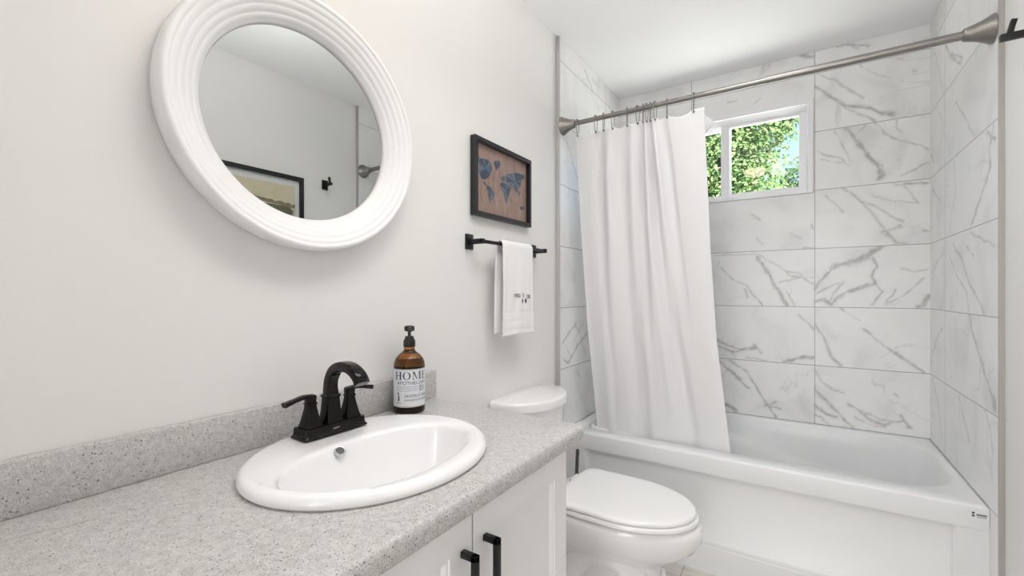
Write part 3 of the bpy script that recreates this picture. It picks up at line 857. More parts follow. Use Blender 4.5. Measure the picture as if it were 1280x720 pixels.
pth = smooth_path([(FXc, FYc, zb + 0.062), (FXc - 0.001, FYc, zb + 0.080), (FXc + 0.003, FYc, zb + 0.100), (FXc + 0.018, FYc, zb + 0.1205), (FXc + 0.045, FYc, zb + 0.1310), (FXc + 0.076, FYc, zb + 0.1285), (FXc + 0.100, FYc, zb + 0.1150), (FXc + 0.112, FYc, zb + 0.0985)], 6)
tube(bm, pth, [(0.0145, 0.0145), (0.0132, 0.0130), (0.0130, 0.0122), (0.0136, 0.0116), (0.0146, 0.0112), (0.0156, 0.0106), (0.0162, 0.0100), (0.0164, 0.0096)], shape=rsq(0.45, 4), ref=(0, 1, 0))
obj('spout', bm, M['bronze'], fau, angle=35)
bm = bmesh.new(); lathe(bm, [(0.003, 0), (0.003, 0.032), (0.0065, 0.034), (0.0065, 0.042), (0.004, 0.044)], (FXc - 0.024, FYc, zb), (0, 0, 1), 16)
obj('lift_rod', bm, M['bronze'], fau)
for s in (-1, 1):
    hy = FYc + s * 0.0508
    bm = bmesh.new()
    sq_loft(bm, (FXc, hy), [(0.0195, 0.0195, zb), (0.0195, 0.0195, zb + 0.003), (0.0172, 0.0172, zb + 0.009), (0.0128, 0.0128, zb + 0.028), (0.0100, 0.0100, zb + 0.044), (0.0096, 0.0096, zb + 0.050)], 0.22)
    sq_loft(bm, (FXc, hy), [(0.0096, 0.0096, zb + 0.049), (0.0116, 0.0116, zb + 0.0505), (0.0116, 0.0116, zb + 0.0530), (0.0096, 0.0096, zb + 0.0545)], 0.3)
    sq_loft(bm, (FXc, hy), [(0.0096, 0.0096, zb + 0.054), (0.0104, 0.0104, zb + 0.062), (0.0100, 0.0100, zb + 0.0690), (0.0060, 0.0060, zb + 0.0715)], 0.35)
    lv = smooth_path([(FXc, hy - s * 0.006, zb + 0.0655), (FXc + 0.001, hy + s * 0.016, zb + 0.0685), (FXc + 0.002, hy + s * 0.038, zb + 0.0650), (FXc + 0.003, hy + s * 0.062, zb + 0.0600)], 6)
    tube(bm, lv, [(0.0090, 0.0056), (0.0074, 0.0048), (0.0070, 0.0046), (0.0086, 0.0056)], shape=rsq(0.6, 4), ref=(1, 0, 0))
    obj('handle', bm, M['bronze'], fau, angle=35)

# ------------------------------------------------------------------ soap bottle
BCX, BCY, BR = -0.953, 0.915, 0.0445
bot = thing('soap_bottle', (BCX, BCY, CT), 'brown glass pump bottle with a printed white label, on the counter behind the sink', 'soap bottle')
Z0 = CT + 0.0005
bm = bmesh.new()
prof = [(0.030, 0.0), (BR - 0.004, 0.0005), (BR - 0.001, 0.003), (BR, 0.008), (BR, 0.132), (BR - 0.0012, 0.142), (BR - 0.0055, 0.153), (BR - 0.014, 0.164), (BR - 0.024, 0.1715), (0.0165, 0.176), (0.0150, 0.180), (0.0150, 0.190)]
lathe(bm, prof, (BCX, BCY, Z0), (0, 0, 1), 64)
gl = obj('glass_body', bm, M['amber'], bot)
bm = bmesh.new(); lathe(bm, [(0.03, 0.004), (BR - 0.003, 0.004), (BR - 0.001, 0.010), (BR - 0.001, 0.134)], (BCX, BCY, Z0), (0, 0, 1), 64)
obj('liquid_soap', bm, M['soap'], gl)
FACE = R(-33.5)
def cyl(r):
    def f(x, z, face=FACE):
        a = face + x / BR
        return (BCX + r * math.cos(a), BCY + r * math.sin(a), z)
    return f
bm = bmesh.new(); f = cyl(BR + 0.0004)
us = np.linspace(-0.112, 0.112, 73); zs = (0.867, 0.868, 0.972, 0.973)
G = [[bm.verts.new(f(u, z)) for z in zs] for u in us]
for a, b in zip(G[:-1], G[1:]):
    for k in range(3): bm.faces.new((a[k], b[k], b[k + 1], a[k + 1]))
lb = obj('label', bm, M['label'], bot)
f = cyl(BR + 0.0009)
bm = bmesh.new()
def serif(x0, pieces):
    for (xa, za, xb, zb_) in pieces:
        nseg = max(1, int(abs(xb - xa) / 0.002))
        for q in range(nseg):
            a0, a1 = xa + (xb - xa) * q / nseg, xa + (xb - xa) * (q + 1) / nseg
            bm.faces.new([bm.verts.new(f(x0 + p, z)) for p, z in ((a0, za), (a1, za), (a1, zb_), (a0, zb_))])
def diag(x0, pts):
    bm.faces.new([bm.verts.new(f(x0 + p, z)) for p, z in pts])
zl, zh = 0.9440, 0.9660            # HOME in book capitals with serifs
st, th, se = 0.0042, 0.0012, 0.0022
def stem(x0, x, w): serif(x0, [(x, zl, x + w, zh), (x - se, zl, x + w + se, zl + 0.0011), (x - se, zh - 0.0011, x + w + se, zh)])
H0 = -0.049
stem(H0, 0.0, st); stem(H0, 0.0135, st); serif(H0, [(0.004, 0.9543, 0.0135, 0.9557)])
cxo = H0 + 0.0335
for q in range(28):
    a, b = 2 * PI * q / 28, 2 * PI * (q + 1) / 28
    bm.faces.new([bm.verts.new(f(cxo + rx * math.cos(t), 0.955 + rz * math.sin(t))) for t, rx, rz in ((a, 0.0108, 0.0112), (b, 0.0108, 0.0112), (b, 0.0066, 0.0102), (a, 0.0066, 0.0102))])
M0 = H0 + 0.0510
stem(M0, 0.0, 0.0016); stem(M0, 0.0185, st)
diag(M0, [(0.0, zh), (0.0045, zh), (0.0118, zl + 0.001), (0.0098, zl + 0.001)]); diag(M0, [(0.0098, zl + 0.001), (0.0108, zl + 0.001), (0.0195, zh), (0.0185, zh)])
E0 = H0 + 0.0805
stem(E0, 0.0, st); serif(E0, [(0.004, zh - 0.0013, 0.0150, zh), (0.004, 0.9543, 0.0115, 0.9556), (0.004, zl, 0.0155, zl + 0.0013), (0.0142, zh - 0.005, 0.0150, zh), (0.0147, zl, 0.0155, zl + 0.005), (0.0107, 0.9518, 0.0115, 0.958)])
text_into(bm, 'APOTHECARY', 0.0135, lambda x, y: f(x + 0.0015, 0.9345 + y), sx=1.06)
text_into(bm, '01', 0.0240, lambda x, y: f(x + 0.0305, 0.9180 + y), sx=0.75)
text_into(bm, 'SAVON À MAIN', 0.0115, lambda x, y: f(x + 0.0155, 0.8985 + y), sx=0.92)
text_into(bm, 'LAVANDE ET ROMARIN', 0.0078, lambda x, y: f(x + 0.0155, 0.8870 + y), sx=0.92)
serif(0, [(0.0205, 0.909, 0.0211, 0.9275), (-0.052, 0.9705, 0.056, 0.9711), (-0.052, 0.8690, 0.056, 0.8696)])
# small dark sprig at the left of the label
S0 = -0.0405
diag(S0, [(-0.0012, 0.8785), (0.0004, 0.8785), (0.0010, 0.9040), (-0.0004, 0.9040)])
diag(S0, [(0.0004, 0.8840), (0.0042, 0.8850), (0.0032, 0.9000), (0.0000, 0.9030)])
diag(S0, [(-0.0040, 0.9045), (0.0030, 0.9030), (0.0020, 0.9070), (-0.0020, 0.9085)])
diag(S0, [(-0.0065, 0.8775), (0.0085, 0.8775), (0.0075, 0.8792), (-0.0055, 0.8792)])
obj('lettering', bm, M['ink'], lb, smooth=False, fix=False)
bm = bmesh.new()
for z in (0.9245, 0.9205, 0.9165, 0.9125):
    x = -0.046
    rr = random.Random(int(z * 1e5))
    while x < 0.015:
        w = rr.uniform(0.0015, 0.005)
        serif(0, [(x, z - 0.0007, x + w, z + 0.0007)]); x += w + 0.0012
obj('fine_print', bm, M['ink_grey'], lb, smooth=False, fix=False)
bm = bmesh.new()
cz = Z0 + 0.186
lathe(bm, [(0.0165, 0), (0.0172, 0.002), (0.0172, 0.016), (0.0160, 0.020), (0.0125, 0.026), (0.0120, 0.031), (0.0045, 0.0315), (0.0045, 0.047)], (BCX, BCY, cz), (0, 0, 1), 40)
pu = obj('pump_collar', bm, M['plastic_black'], bot)
bm = bmesh.new()
lathe(bm, [(0.0060, 0.044), (0.0145, 0.0465), (0.0150, 0.055), (0.0140, 0.0595), (0.009, 0.0615)], (BCX, BCY, cz), (0, 0, 1), 32)
nz = Vector((math.cos(R(-40)), math.sin(R(-40)), 0))
c0 = Vector((BCX, BCY, cz + 0.0535))
tube(bm, smooth_path([c0, c0 + nz * 0.018, c0 + nz * 0.030 + Vector((0, 0, -0.001)), c0 + nz * 0.036 + Vector((0, 0, -0.006))], 4), [0.0065, 0.0058, 0.005, 0.0042], 12)
obj('pump_head', bm, M['plastic_black'], bot)

# ------------------------------------------------------------------ toilet
TCY = 1.603
toi = thing('toilet', (-0.62, TCY, 0), 'white toilet with its lid closed, between the vanity and the bathtub', 'toilet')
def egg(xb, xf, hw, z, xw=None, pb=3.0, n=72, pf=2.0):
    xw = xb + (xf - xb) * 0.42 if xw is None else xw
    out = []
    for i in range(n):
        a = 2 * PI * i / n; co, si = math.cos(a), math.sin(a)
        if co >= 0: p, ax = pf, xf - xw
        else: p, ax = pb, xw - xb
        out.append((xw + ax * math.copysign(abs(co) ** (2 / p), co), TCY + hw * math.copysign(abs(si) ** (2 / p), si), z))
    return out
rings = [egg(-0.86, -0.395, 0.122, 0.0, pb=4), egg(-0.86, -0.392, 0.124, 0.012, pb=4), egg(-0.85, -0.410, 0.112, 0.03, pb=4), egg(-0.84, -0.425, 0.105, 0.09, pb=4), egg(-0.84, -0.425, 0.105, 0.15, pb=4), egg(-0.845, -0.415, 0.112, 0.215, pb=3.5),
         egg(-0.85, -0.388, 0.130, 0.248, pb=3), egg(-0.855, -0.345, 0.154, 0.278, pb=3), egg(-0.86, -0.306, 0.172, 0.310, pb=3), egg(-0.865, -0.286, 0.182, 0.345, pb=3), egg(-0.865, -0.283, 0.185, 0.375, pb=3), egg(-0.865, -0.290, 0.183, 0.393, pb=3), egg(-0.86, -0.302, 0.175, 0.400, pb=3),
         egg(-0.83, -0.36, 0.12, 0.400, pb=2.4), egg(-0.80, -0.40, 0.09, 0.33, pb=2.2), egg(-0.74, -0.48, 0.06, 0.24, pb=2)]
bm = bmesh.new(); loft(bm, rings)
obj('bowl', bm, M['porcelain'], toi, angle=60)
for s in (-1, 1):
    bm = bmesh.new()
    tube(bm, smooth_path([(-0.43, TCY + s * 0.045, 0.10), (-0.47, TCY + s * 0.070, 0.17), (-0.55, TCY + s * 0.082, 0.245), (-0.65, TCY + s * 0.088, 0.25), (-0.72, TCY + s * 0.088, 0.17), (-0.755, TCY + s * 0.085, 0.07), (-0.76, TCY + s * 0.08, 0.012)], 6), [0.028, 0.040, 0.050, 0.053, 0.050, 0.048, 0.050], 18)
    obj('trapway', bm, M['porcelain'], toi, angle=60)
# seat ring and lid
bm = bmesh.new()
sx, sf = -0.775, -0.296
loft(bm, [egg(sx, sf - 0.014, 0.174, 0.4030, xw=-0.56, pb=5), egg(sx, sf - 0.013, 0.175, 0.4055, xw=-0.56, pb=5), egg(sx, sf, 0.187, 0.407, xw=-0.56, pb=5), egg(sx, sf, 0.187, 0.417, xw=-0.56, pb=5), egg(sx, sf - 0.004, 0.183, 0.4215, xw=-0.56, pb=5)])
obj('seat', bm, M['seat'], toi, angle=50)
def lid_ring(d, z):
    base = egg(-0.778, -0.303, 0.185, z, xw=-0.56, pb=6.5)
    out = []
    for x, y, zz in base:
        xx = SXM + (x - SXM) * (1 - d / 0.24); y2 = TCY + (y - TCY) * (1 - d / 0.185)
        if xx < -0.69: y2 = TCY + (y2 - TCY) * (1.0 + 0.11 * min(1, (-0.69 - xx) / 0.085) ** 1.5)
        out.append((xx, y2, zz))
    return out
SXM = -0.54
bm = bmesh.new()
loft(bm, [lid_ring(0.012, 0.4238), lid_ring(0.010, 0.4252), lid_ring(0.0, 0.4265), lid_ring(0.0, 0.4335), lid_ring(0.003, 0.4375), lid_ring(0.010, 0.4400), lid_ring(0.030, 0.4415), lid_ring(0.09, 0.4425)])
obj('seat_lid', bm, M['seat'], toi, angle=50)
for s in (-1, 1):
    bm = bmesh.new(); tube(bm, [(-0.79, TCY + s * 0.105, 0.418), (-0.79, TCY + s * 0.045, 0.418)], 0.011, 16)
    box(bm, -0.805, -0.775, TCY + s * 0.075 - 0.022, TCY + s * 0.075 + 0.022, 0.399, 0.412, 0.003)
    obj('hinge', bm, M['seat'], toi)
def dplan(x0, xs, xf, hw, z, n=40, r=0.02):
    """tank outline: flat at the wall, bowed towards the room"""
    out = [(x0, TCY - hw + r, z), (x0 + r * 0.3, TCY - hw + r * 0.3, z), (x0 + r, TCY - hw, z)]
    for i in range(n + 1):
        a = PI * i / n
        p = 2.15
        co, si = math.cos(a), math.sin(a)
        out.append((xs + (xf - xs) * abs(si) ** (2 / p), TCY - hw * math.copysign(abs(co) ** (2 / p), co), z))
    out += [(x0 + r, TCY + hw, z), (x0 + r * 0.3, TCY + hw - r * 0.3, z), (x0, TCY + hw - r, z)]
    return out
XT = XW + 0.006
bm = bmesh.new()
loft(bm, [dplan(XT + 0.01, -0.985, -0.865, 0.165, 0.385), dplan(XT + 0.004, -0.985, -0.852, 0.180, 0.40), dplan(XT, -0.985, -0.842, 0.192, 0.50), dplan(XT, -0.985, -0.832, 0.200, 0.727)])
box(bm, -0.99, -0.84, TCY - 0.12, TCY + 0.12, 0.36, 0.40, 0.01)
obj('tank', bm, M['porcelain'], toi, angle=50)
bm = bmesh.new()
g = lambda d, z: dplan(XT - 0.004 + d * 0.6, -0.985, -0.818 - d, 0.213 - d, z)
loft(bm, [g(0.006, 0.7275), g(0.0, 0.731), g(0.0, 0.755), g(0.0025, 0.762), g(0.007, 0.7655), g(0.013, 0.767)])
obj('tank_lid', bm, M['porcelain'], toi, angle=50)
bm = bmesh.new(); tube(bm, [(-0.890, TCY - 0.15, 0.675), (-0.855, TCY - 0.15, 0.675)], 0.011, 16)
tube(bm, smooth_path([(-0.857, TCY - 0.152, 0.675), (-0.840, TCY - 0.12, 0.674), (-0.826, TCY - 0.085, 0.668)], 4), [0.006, 0.0055, 0.007], 10)
obj('flush_lever', bm, M['chrome'], toi)

# toilet brush in the corner by the tub
tb = thing('toilet_brush', (-0.895, 1.930, 0), 'dark toilet brush with a slim handle, between the toilet tank and the bathtub', 'toilet brush')
bm = bmesh.new(); lathe(bm, [(0.042, 0), (0.045, 0.004), (0.045, 0.11), (0.042, 0.115), (0.018, 0.118)], (-0.895, 1.930, 0), (0, 0, 1), 32)
obj('holder', bm, M['brush'], tb)
bm = bmesh.new(); tube(bm, [(-0.903, 1.930, 0.115), (-0.899, 1.930, 0.25), (-0.892, 1.930, 0.44), (-0.8917, 1.930, 0.447)], [0.0065, 0.0075, 0.0085, 0.006], 14)
obj('brush_handle', bm, M['brush'], tb)

# ------------------------------------------------------------------ round mirror
MY, MZ = 0.634, 1.591
mir = thing('round_mirror', (XW, MY, MZ), 'large round wall mirror in a thick ridged white frame, above the sink', 'mirror')
def wall_lathe(bm, prof, ky=1.04, n=160, cap0=True, cap1=True):
    rings = [[(XW + h, MY + r * ky * math.cos(2 * PI * i / n), MZ + r * math.sin(2 * PI * i / n)) for i in range(n)] for r, h in prof]
    loft(bm, rings, True, cap0, cap1)
prof = [(0.200, 0.001), (0.292, 0.001), (0.297, 0.004), (0.300, 0.020), (0.301, 0.045), (0.3005, 0.052), (0.298, 0.0575), (0.294, 0.0600), (0.2895, 0.0595), (0.2865, 0.0575), (0.2850, 0.0555)]
knots = [(0.2850, 0.0555), (0.2700, 0.0495), (0.2560, 0.0420), (0.2420, 0.0330), (0.2300, 0.0240)]
for (r0, h0), (r1, h1) in zip(knots[:-1], knots[1:]):
    for q in range(1, 9):
        t = q / 8
        prof.append((r0 + (r1 - r0) * t, h0 + (h1 - h0) * t + 0.0019 * math.sin(PI * t) ** 0.8))
prof += [(0.2265, 0.0215), (0.2243, 0.0180), (0.2235, 0.013), (0.2235, 0.009), (0.200, 0.008)]
bm = bmesh.new()
wall_lathe(bm, prof + [prof[0]], cap0=False, cap1=False)
bmesh.ops.remove_doubles(bm, verts=bm.verts, dist=1e-6)
obj('mirror_frame', bm, M['mirror_frame'], mir, angle=75)
bm = bmesh.new(); wall_lathe(bm, [(0.2232, 0.0095), (0.2232, 0.0135)])
obj('mirror_glass', bm, M['mirror'], mir, smooth=False)

# ------------------------------------------------------------------ framed pictures
def picture(name, wall_x, s, y0, y1, z0, z1, fw, depth, label):
    """frame hanging on a side wall; s=+1 on the left wall (faces +x)"""
    root = thing(name, (wall_x, (y0 + y1) / 2, z0), label, 'picture')
    bm = bmesh.new()
    ring = lambda x, d: [(x, y0 + d, z0 + d), (x, y1 - d, z0 + d), (x, y1 - d, z1 - d), (x, y0 + d, z1 - d)]
    loft(bm, [ring(wall_x + s * 0.003, 0.0), ring(wall_x + s * (depth - 0.001), 0.0), ring(wall_x + s * depth, 0.001), ring(wall_x + s * depth, fw), ring(wall_x + s * 0.008, fw), ring(wall_x + s * 0.003, fw)], True, False, False)
    VRx = ring(wall_x + s * 0.003, 0.0)
    bk = [bm.verts.new(p) for p in VRx]; bm.faces.new(bk)
    bmesh.ops.remove_doubles(bm, verts=bm.verts, dist=1e-6)
    obj('frame', bm, M['frame_black'], root, smooth=False)
    return root
PY0, PY1, PZ0, PZ1, PD = 1.287, 1.688, 1.474, 1.768, 0.026
pm = picture('framed_map_print', XW, 1, PY0, PY1, PZ0, PZ1, 0.017, PD, 'small black framed picture of a blue world map on wood, above the towel bar')
PFW = 0.017
def wood_mat():
    m = bpy.data.materials.new('printed_wood_grain')
    nt, N, L, b = nodes(m)
    tcx = N.new('ShaderNodeTexCoord')
    mp = N.new('ShaderNodeMapping'); mp.inputs['Scale'].default_value = (1, 55, 9)
    L.new(tcx.outputs['Object'], mp.inputs[0])
    n = N.new('ShaderNodeTexNoise'); n.inputs['Scale'].default_value = 1.6; n.inputs['Detail'].default_value = 6; n.inputs['Distortion'].default_value = 1.2
    L.new(mp.outputs[0], n.inputs['Vector'])
    c = ramp(N, L, n.outputs['Fac'], [(0.25, (0.20, 0.125, 0.095)), (0.5, (0.32, 0.215, 0.165)), (0.75, (0.40, 0.295, 0.25))])
    L.new(c, b.inputs['Base Color']); b.inputs['Roughness'].default_value = 0.5
    return m
M['wood_print'] = wood_mat()
xp = XW + 0.008
iy0, iy1, iz0, iz1 = PY0 + PFW, PY1 - PFW, PZ0 + PFW, PZ1 - PFW
pr = obj('print', boxes((XW + 0.004, xp, iy0 - 0.002, iy1 + 0.002, iz0 - 0.002, iz1 + 0.002)), M['wood_print'], pm, smooth=False)
blues = [mat('map_blue_%s' % n_, c, 0.6, var=0.08, scale=90) for n_, c in (('slate', (0.035, 0.06, 0.095)), ('steel', (0.075, 0.115, 0.165)), ('grey', (0.13, 0.165, 0.20)))]
lands = [[(.06, .244), (.12, .21), (.19, .196), (.25, .205), (.29, .232), (.31, .317), (.27, .39), (.24, .452), (.18, .50), (.13, .51), (.09, .44), (.07, .41), (.085, .32)],
         [(.01, .23), (.05, .20), (.09, .23), (.06, .26)],
         [(.34, .174), (.40, .145), (.445, .141), (.455, .20), (.43, .242), (.38, .306), (.345, .22)],
         [(.15, .535), (.19, .545), (.205, .60), (.17, .575)],
         [(.21, .578), (.27, .59), (.34, .648), (.34, .714), (.30, .77), (.274, .826), (.255, .76), (.235, .69), (.205, .63)],
         [(.57, .33), (.60, .287), (.67, .26), (.74, .221), (.83, .205), (.95, .203), (.95, .26), (.90, .285), (.885, .34), (.87, .42), (.83, .47), (.79, .54), (.755, .49), (.726, .449), (.69, .50), (.66, .46), (.62, .43), (.58, .43)],
         [(.47, .40), (.50, .36), (.54, .325), (.56, .36), (.55, .42), (.50, .43)],
         [(.45, .498), (.48, .455), (.55, .45), (.60, .452), (.645, .467), (.66, .52), (.64, .57), (.61, .675), (.575, .768), (.545, .70), (.535, .61), (.48, .575)],
         [(.83, .50), (.87, .48), (.88, .54), (.84, .57)],
         [(.855, .762), (.90, .73), (.94, .718), (.955, .76), (.94, .79), (.88, .80)], [(.655, .66), (.675, .64), (.67, .70)]]
rnd = random.Random(4)
def mp3(u, v, h): return (h, iy0 + u * (iy1 - iy0), iz1 - v * (iz1 - iz0))
for P in lands:
    bm = bmesh.new()
    c_ = (sum(p[0] for p in P) / len(P), sum(p[1] for p in P) / len(P))
    top = [bm.verts.new(mp3(u, v, xp + 0.0009)) for u, v in P]
    bot = [bm.verts.new(mp3(u, v, xp)) for u, v in P]
    mid = bm.verts.new(mp3(*c_, xp + 0.0014))
    fm = []
    for i in range(len(P)):
        j = (i + 1) % len(P)
        f_ = bm.faces.new((mid, top[i], top[j])); f_.material_index = rnd.randrange(3)
        bm.faces.new((top[i], bot[i], bot[j], top[j]))
    o_ = obj('map_shape', bm, blues[0], pr, smooth=False)
    o_.data.materials.append(blues[1]); o_.data.materials.append(blues[2])
obj('picture_glass', boxes((XW + 0.012, XW + 0.0135, iy0 - 0.0005, iy1 + 0.0005, iz0 - 0.0005, iz1 + 0.0005)), M['picture_glass'], pm, smooth=False)

QY0, QY1, QZ0, QZ1 = 0.93, 1.561, 1.40, 1.876
pl_ = picture('framed_landscape_print', XRW, -1, QY0, QY1, QZ0, QZ1, 0.024, 0.022, 'black framed landscape print with a pale mat, seen reflected in the round mirror')
xm = XRW - 0.008
obj('mat_board', boxes((xm, XRW - 0.004, QY0 + 0.022, QY1 - 0.022, QZ0 + 0.022, QZ1 - 0.022)), M['mat_board'], pl_, smooth=False)
def sky_print():
    m = mat('printed_cream_sky', (0.66, 0.60, 0.42), 0.7, var=0.18, scale=7)
    return m
ly0, ly1, lz0, lz1 = QY0 + 0.060, QY1 - 0.050, QZ0 + 0.06, QZ1 - 0.062
lp = obj('print', boxes((xm - 0.001, xm, ly0, ly1, lz0, lz1)), sky_print(), pl_, smooth=False)
def land(pts, m, h, nm):
    bm = bmesh.new()
    prism(bm, [(xm - 0.001 - h, ly1 - u * (ly1 - ly0), lz1 - v * (lz1 - lz0)) for u, v in pts], (0.0004, 0, 0))
    obj(nm, bm, m, lp, smooth=False)
rn = random.Random(8)
def ridge(u0, u1, v0, v1, amp, nn=26):
    return [(u0 + (u1 - u0) * i / nn, v0 + (v1 - v0) * i / nn + amp * rn.uniform(-1, 1)) for i in range(nn + 1)]
land(ridge(0.0, 1.0, .30, .20, .018) + ridge(1.0, 0.0, .24, .36, .006), mat('printed_far_hills', (0.24, 0.21, 0.13), 0.8, var=0.4, scale=40), 0.0004, 'far_hills')
land(ridge(0.0, 1.0, .38, .30, .004) + ridge(1.0, 0.0, .98, .98, .004), mat('printed_meadow', (0.50, 0.49, 0.33), 0.8, var=0.3, scale=25), 0.0003, 'meadow')
land([(0.02, .42), (0.06, .36), (0.14, .345), (0.28, .34), (0.45, .35), (0.7, .42), (0.95, .5), (0.98, .8), (0.5, .86), (0.26, .72), (0.18, .60), (0.1, .54), (0.04, .50)], mat('printed_wooded_hill', (0.13, 0.13, 0.075), 0.8, var=0.55, scale=45), 0.0008, 'wooded_hill')
land([(0.12, .68), (0.18, .62), (0.24, .70), (0.22, .8), (0.14, .78)], mat('printed_bush', (0.06, 0.065, 0.035), 0.8, var=0.5, scale=60), 0.0012, 'bush')
obj('picture_glass', boxes((XRW - 0.0135, XRW - 0.012, QY0 + 0.0245, QY1 - 0.0245, QZ0 + 0.0245, QZ1 - 0.0245)), M['picture_glass'], pl_, smooth=False)

# ------------------------------------------------------------------ towel bar and towel
TBX, TBZ = XW + 0.062, 1.372
bar = thing('towel_bar', (XW, 1.51, TBZ), 'black square towel bar below the framed map', 'towel bar')
for y in (1.279, 1.742):
    bm = boxes((XW, XW + 0.007, y - 0.021, y + 0.021, TBZ - 0.026, TBZ + 0.030, 0.0015), (XW + 0.006, TBX + 0.008, y - 0.009, y + 0.009, TBZ - 0.008, TBZ + 0.010, 0.0015))
    obj('bracket', bm, M['black'], bar)
bm = boxes((TBX - 0.005, TBX + 0.005, 1.270, 1.751, TBZ - 0.005, TBZ + 0.007, 0.0012))
obj('rail', bm, M['black'], bar)

tow = thing('hand_towel', (TBX, 1.5, 1.02), 'white hand towel with dark stitched lettering, folded over the black towel bar', 'towel')
cs = []
for z in np.linspace(1.030, 1.366, 60): cs.append((TBX - 0.0155 - 0.006 * (1.366 - z), z))
for a in np.linspace(165, 15, 9): cs.append((TBX + 0.0145 * math.cos(R(a)), 1.3705 + 0.0165 * math.sin(R(a))))
for z in np.linspace(1.366, 1.020, 62): cs.append((TBX + 0.0155 + 0.010 * (1.366 - z), z))
TWY0, TWY1 = 1.390, 1.607
ny = 40
bm = bmesh.new(); Gd = []
for k, (x, z) in enumerate(cs):
    front = k > 64
    row = []
    for i in range(ny + 1):
        t = i / ny
        y = TWY0 + (TWY1 - TWY0) * t
        dz = (1.37 - z)
        y += (t - 0.5) * 0.035 * dz + (0.010 * dz if front else -0.012 * dz)
        wv = 0.0022 * math.sin(9 * t + 2 + 3 * dz) * min(1, dz * 6) + 0.0012 * math.sin(23 * t + 11 * dz) * min(1, dz * 5)
        band = -0.0014 if (front and any(abs(z - zz) < 0.0035 for zz in (1.108, 1.074, 1.040))) else 0.0
        zz2 = z + (0.006 * math.sin(3 * t) * dz if front else 0)
        row.append(bm.verts.new((x + (wv + band) * (1 if front else -1), y, zz2)))
    Gd.append(row)
for a, b in zip(Gd[:-1], Gd[1:]):
    for i in range(ny): bm.faces.new((a[i], a[i + 1], b[i + 1], b[i]))
cl = obj('cloth', bm, M['towel'], tow, angle=80)
md = cl.modifiers.new('thickness', 'SOLIDIFY'); md.thickness = 0.006; md.offset = 0
bm = bmesh.new()
fx = TBX + 0.0155 + 0.010 * 0.19 + 0.0052
text_into(bm, 'WELLY\'S', 0.0195, lambda x, y: (fx + 0.0005, 1.493 + x, 1.1755 + y), bold=0.0005)
text_into(bm, 'OB', 0.0195, lambda x, y: (fx + 0.0008, 1.563 + x, 1.1705 + y), bold=0.0008)
obj('stitched_lettering', bm, M['thread_grey'], tow, smooth=False, fix=False)
for y in (1.517, 1.543):
    bm = bmesh.new()
    pts = [(fx + 0.0008, y + 0.0065 * math.cos(a) * (0.7 + 0.3 * math.sin(a)), 1.153 + 0.0095 * math.sin(a)) for a in np.linspace(0, 2 * PI, 17)[:-1]]
    prism(bm, pts, (-0.001, 0, 0))
    obj('stitched_leaf', bm, M['thread'], tow, smooth=False)

# ------------------------------------------------------------------ shower rod, rings, curtain
RY, RZ = 2.000, 2.018
rod = thing('shower_rod', (-0.25, RY, RZ), 'brushed nickel shower curtain rod spanning the tub between the tiled walls', 'curtain rod')
bm = bmesh.new(); lathe(bm, [(0.0112, 0), (0.0112, 0.92)], (XL + 0.03, RY, RZ), (1, 0, 0), 32); obj('inner_tube', bm, M['nickel'], rod)
bm = bmesh.new(); lathe(bm, [(0.0116, 0), (0.0135, 0.001), (0.0135, 0.565)], (-0.120, RY, RZ), (1, 0, 0), 32); obj('outer_tube', bm, M['nickel'], rod)
fprof = [(0.044, 0.0), (0.0455, 0.0015), (0.0445, 0.005), (0.038, 0.016), (0.031, 0.030), (0.0255, 0.045), (0.0215, 0.060), (0.0195, 0.068), (0.0175, 0.070)]
bm = bmesh.new(); lathe(bm, fprof, (XL + 0.0005, RY, RZ), (1, 0, 0), 48); obj('flange', bm, M['nickel'], rod)
bm = bmesh.new(); lathe(bm, fprof, (XR - 0.0005, RY, RZ), (-1, 0, 0), 48); obj('flange', bm, M['nickel'], rod)

ring_x = [-0.924, -0.829, -0.790, -0.745, -0.676, -0.627, -0.602, -0.586, -0.570, -0.549, -0.498, -0.388]
order = ['nearest the left wall flange', 'second from the left wall flange', 'third from the left wall flange', 'fourth from the left wall flange', 'fifth from the left wall flange', 'sixth from the left wall flange',
         'seventh from the left wall flange', 'sixth from the free right edge of the curtain', 'fifth from the free right edge of the curtain', 'fourth from the free right edge of the curtain', 'second but one from the free right edge of the curtain', 'last one at the free right edge of the curtain']
order[10] = 'second from the free right edge of the curtain'
order[9] = 'third from the free right edge of the curtain'; order[8] = 'fourth from the free right edge of the curtain'; order[7] = 'fifth from the free right edge of the curtain'
bm = bmesh.new()
loop = [(0, 0.0185 * math.sin(a), 0.0185 * math.cos(a)) for a in np.linspace(R(-125), R(125), 21)]
loop = [(0, 0.006, -0.062), (0, 0.010, -0.055), (0, 0.0125, -0.035)][::1] + [(0, -p[1], p[2]) for p in loop][0:] + [(0, -0.0125, -0.035), (0, -0.009, -0.055), (0, -0.003, -0.063), (0, 0.003, -0.064)]
tube(bm, smooth_path(loop, 3), 0.0018, 8)
for c in ((0, -0.0005, -0.060),): lathe(bm, [(0.0005, -0.0048), (0.0034, -0.0034), (0.0048, 0), (0.0034, 0.0034), (0.0005, 0.0048)], c, (0, 0, 1), 14)
for a in (-35, -12, 12, 35):
    c = Vector((0, 0.0185 * math.sin(R(a)), 0.0185 * math.cos(R(a))))
    lathe(bm, [(0.0005, -0.0036), (0.0028, -0.0022), (0.0036, 0), (0.0028, 0.0022), (0.0005, 0.0036)], c, (1, 0, 0), 10)
ring0 = obj('curtain_ring', bm, M['nickel'])
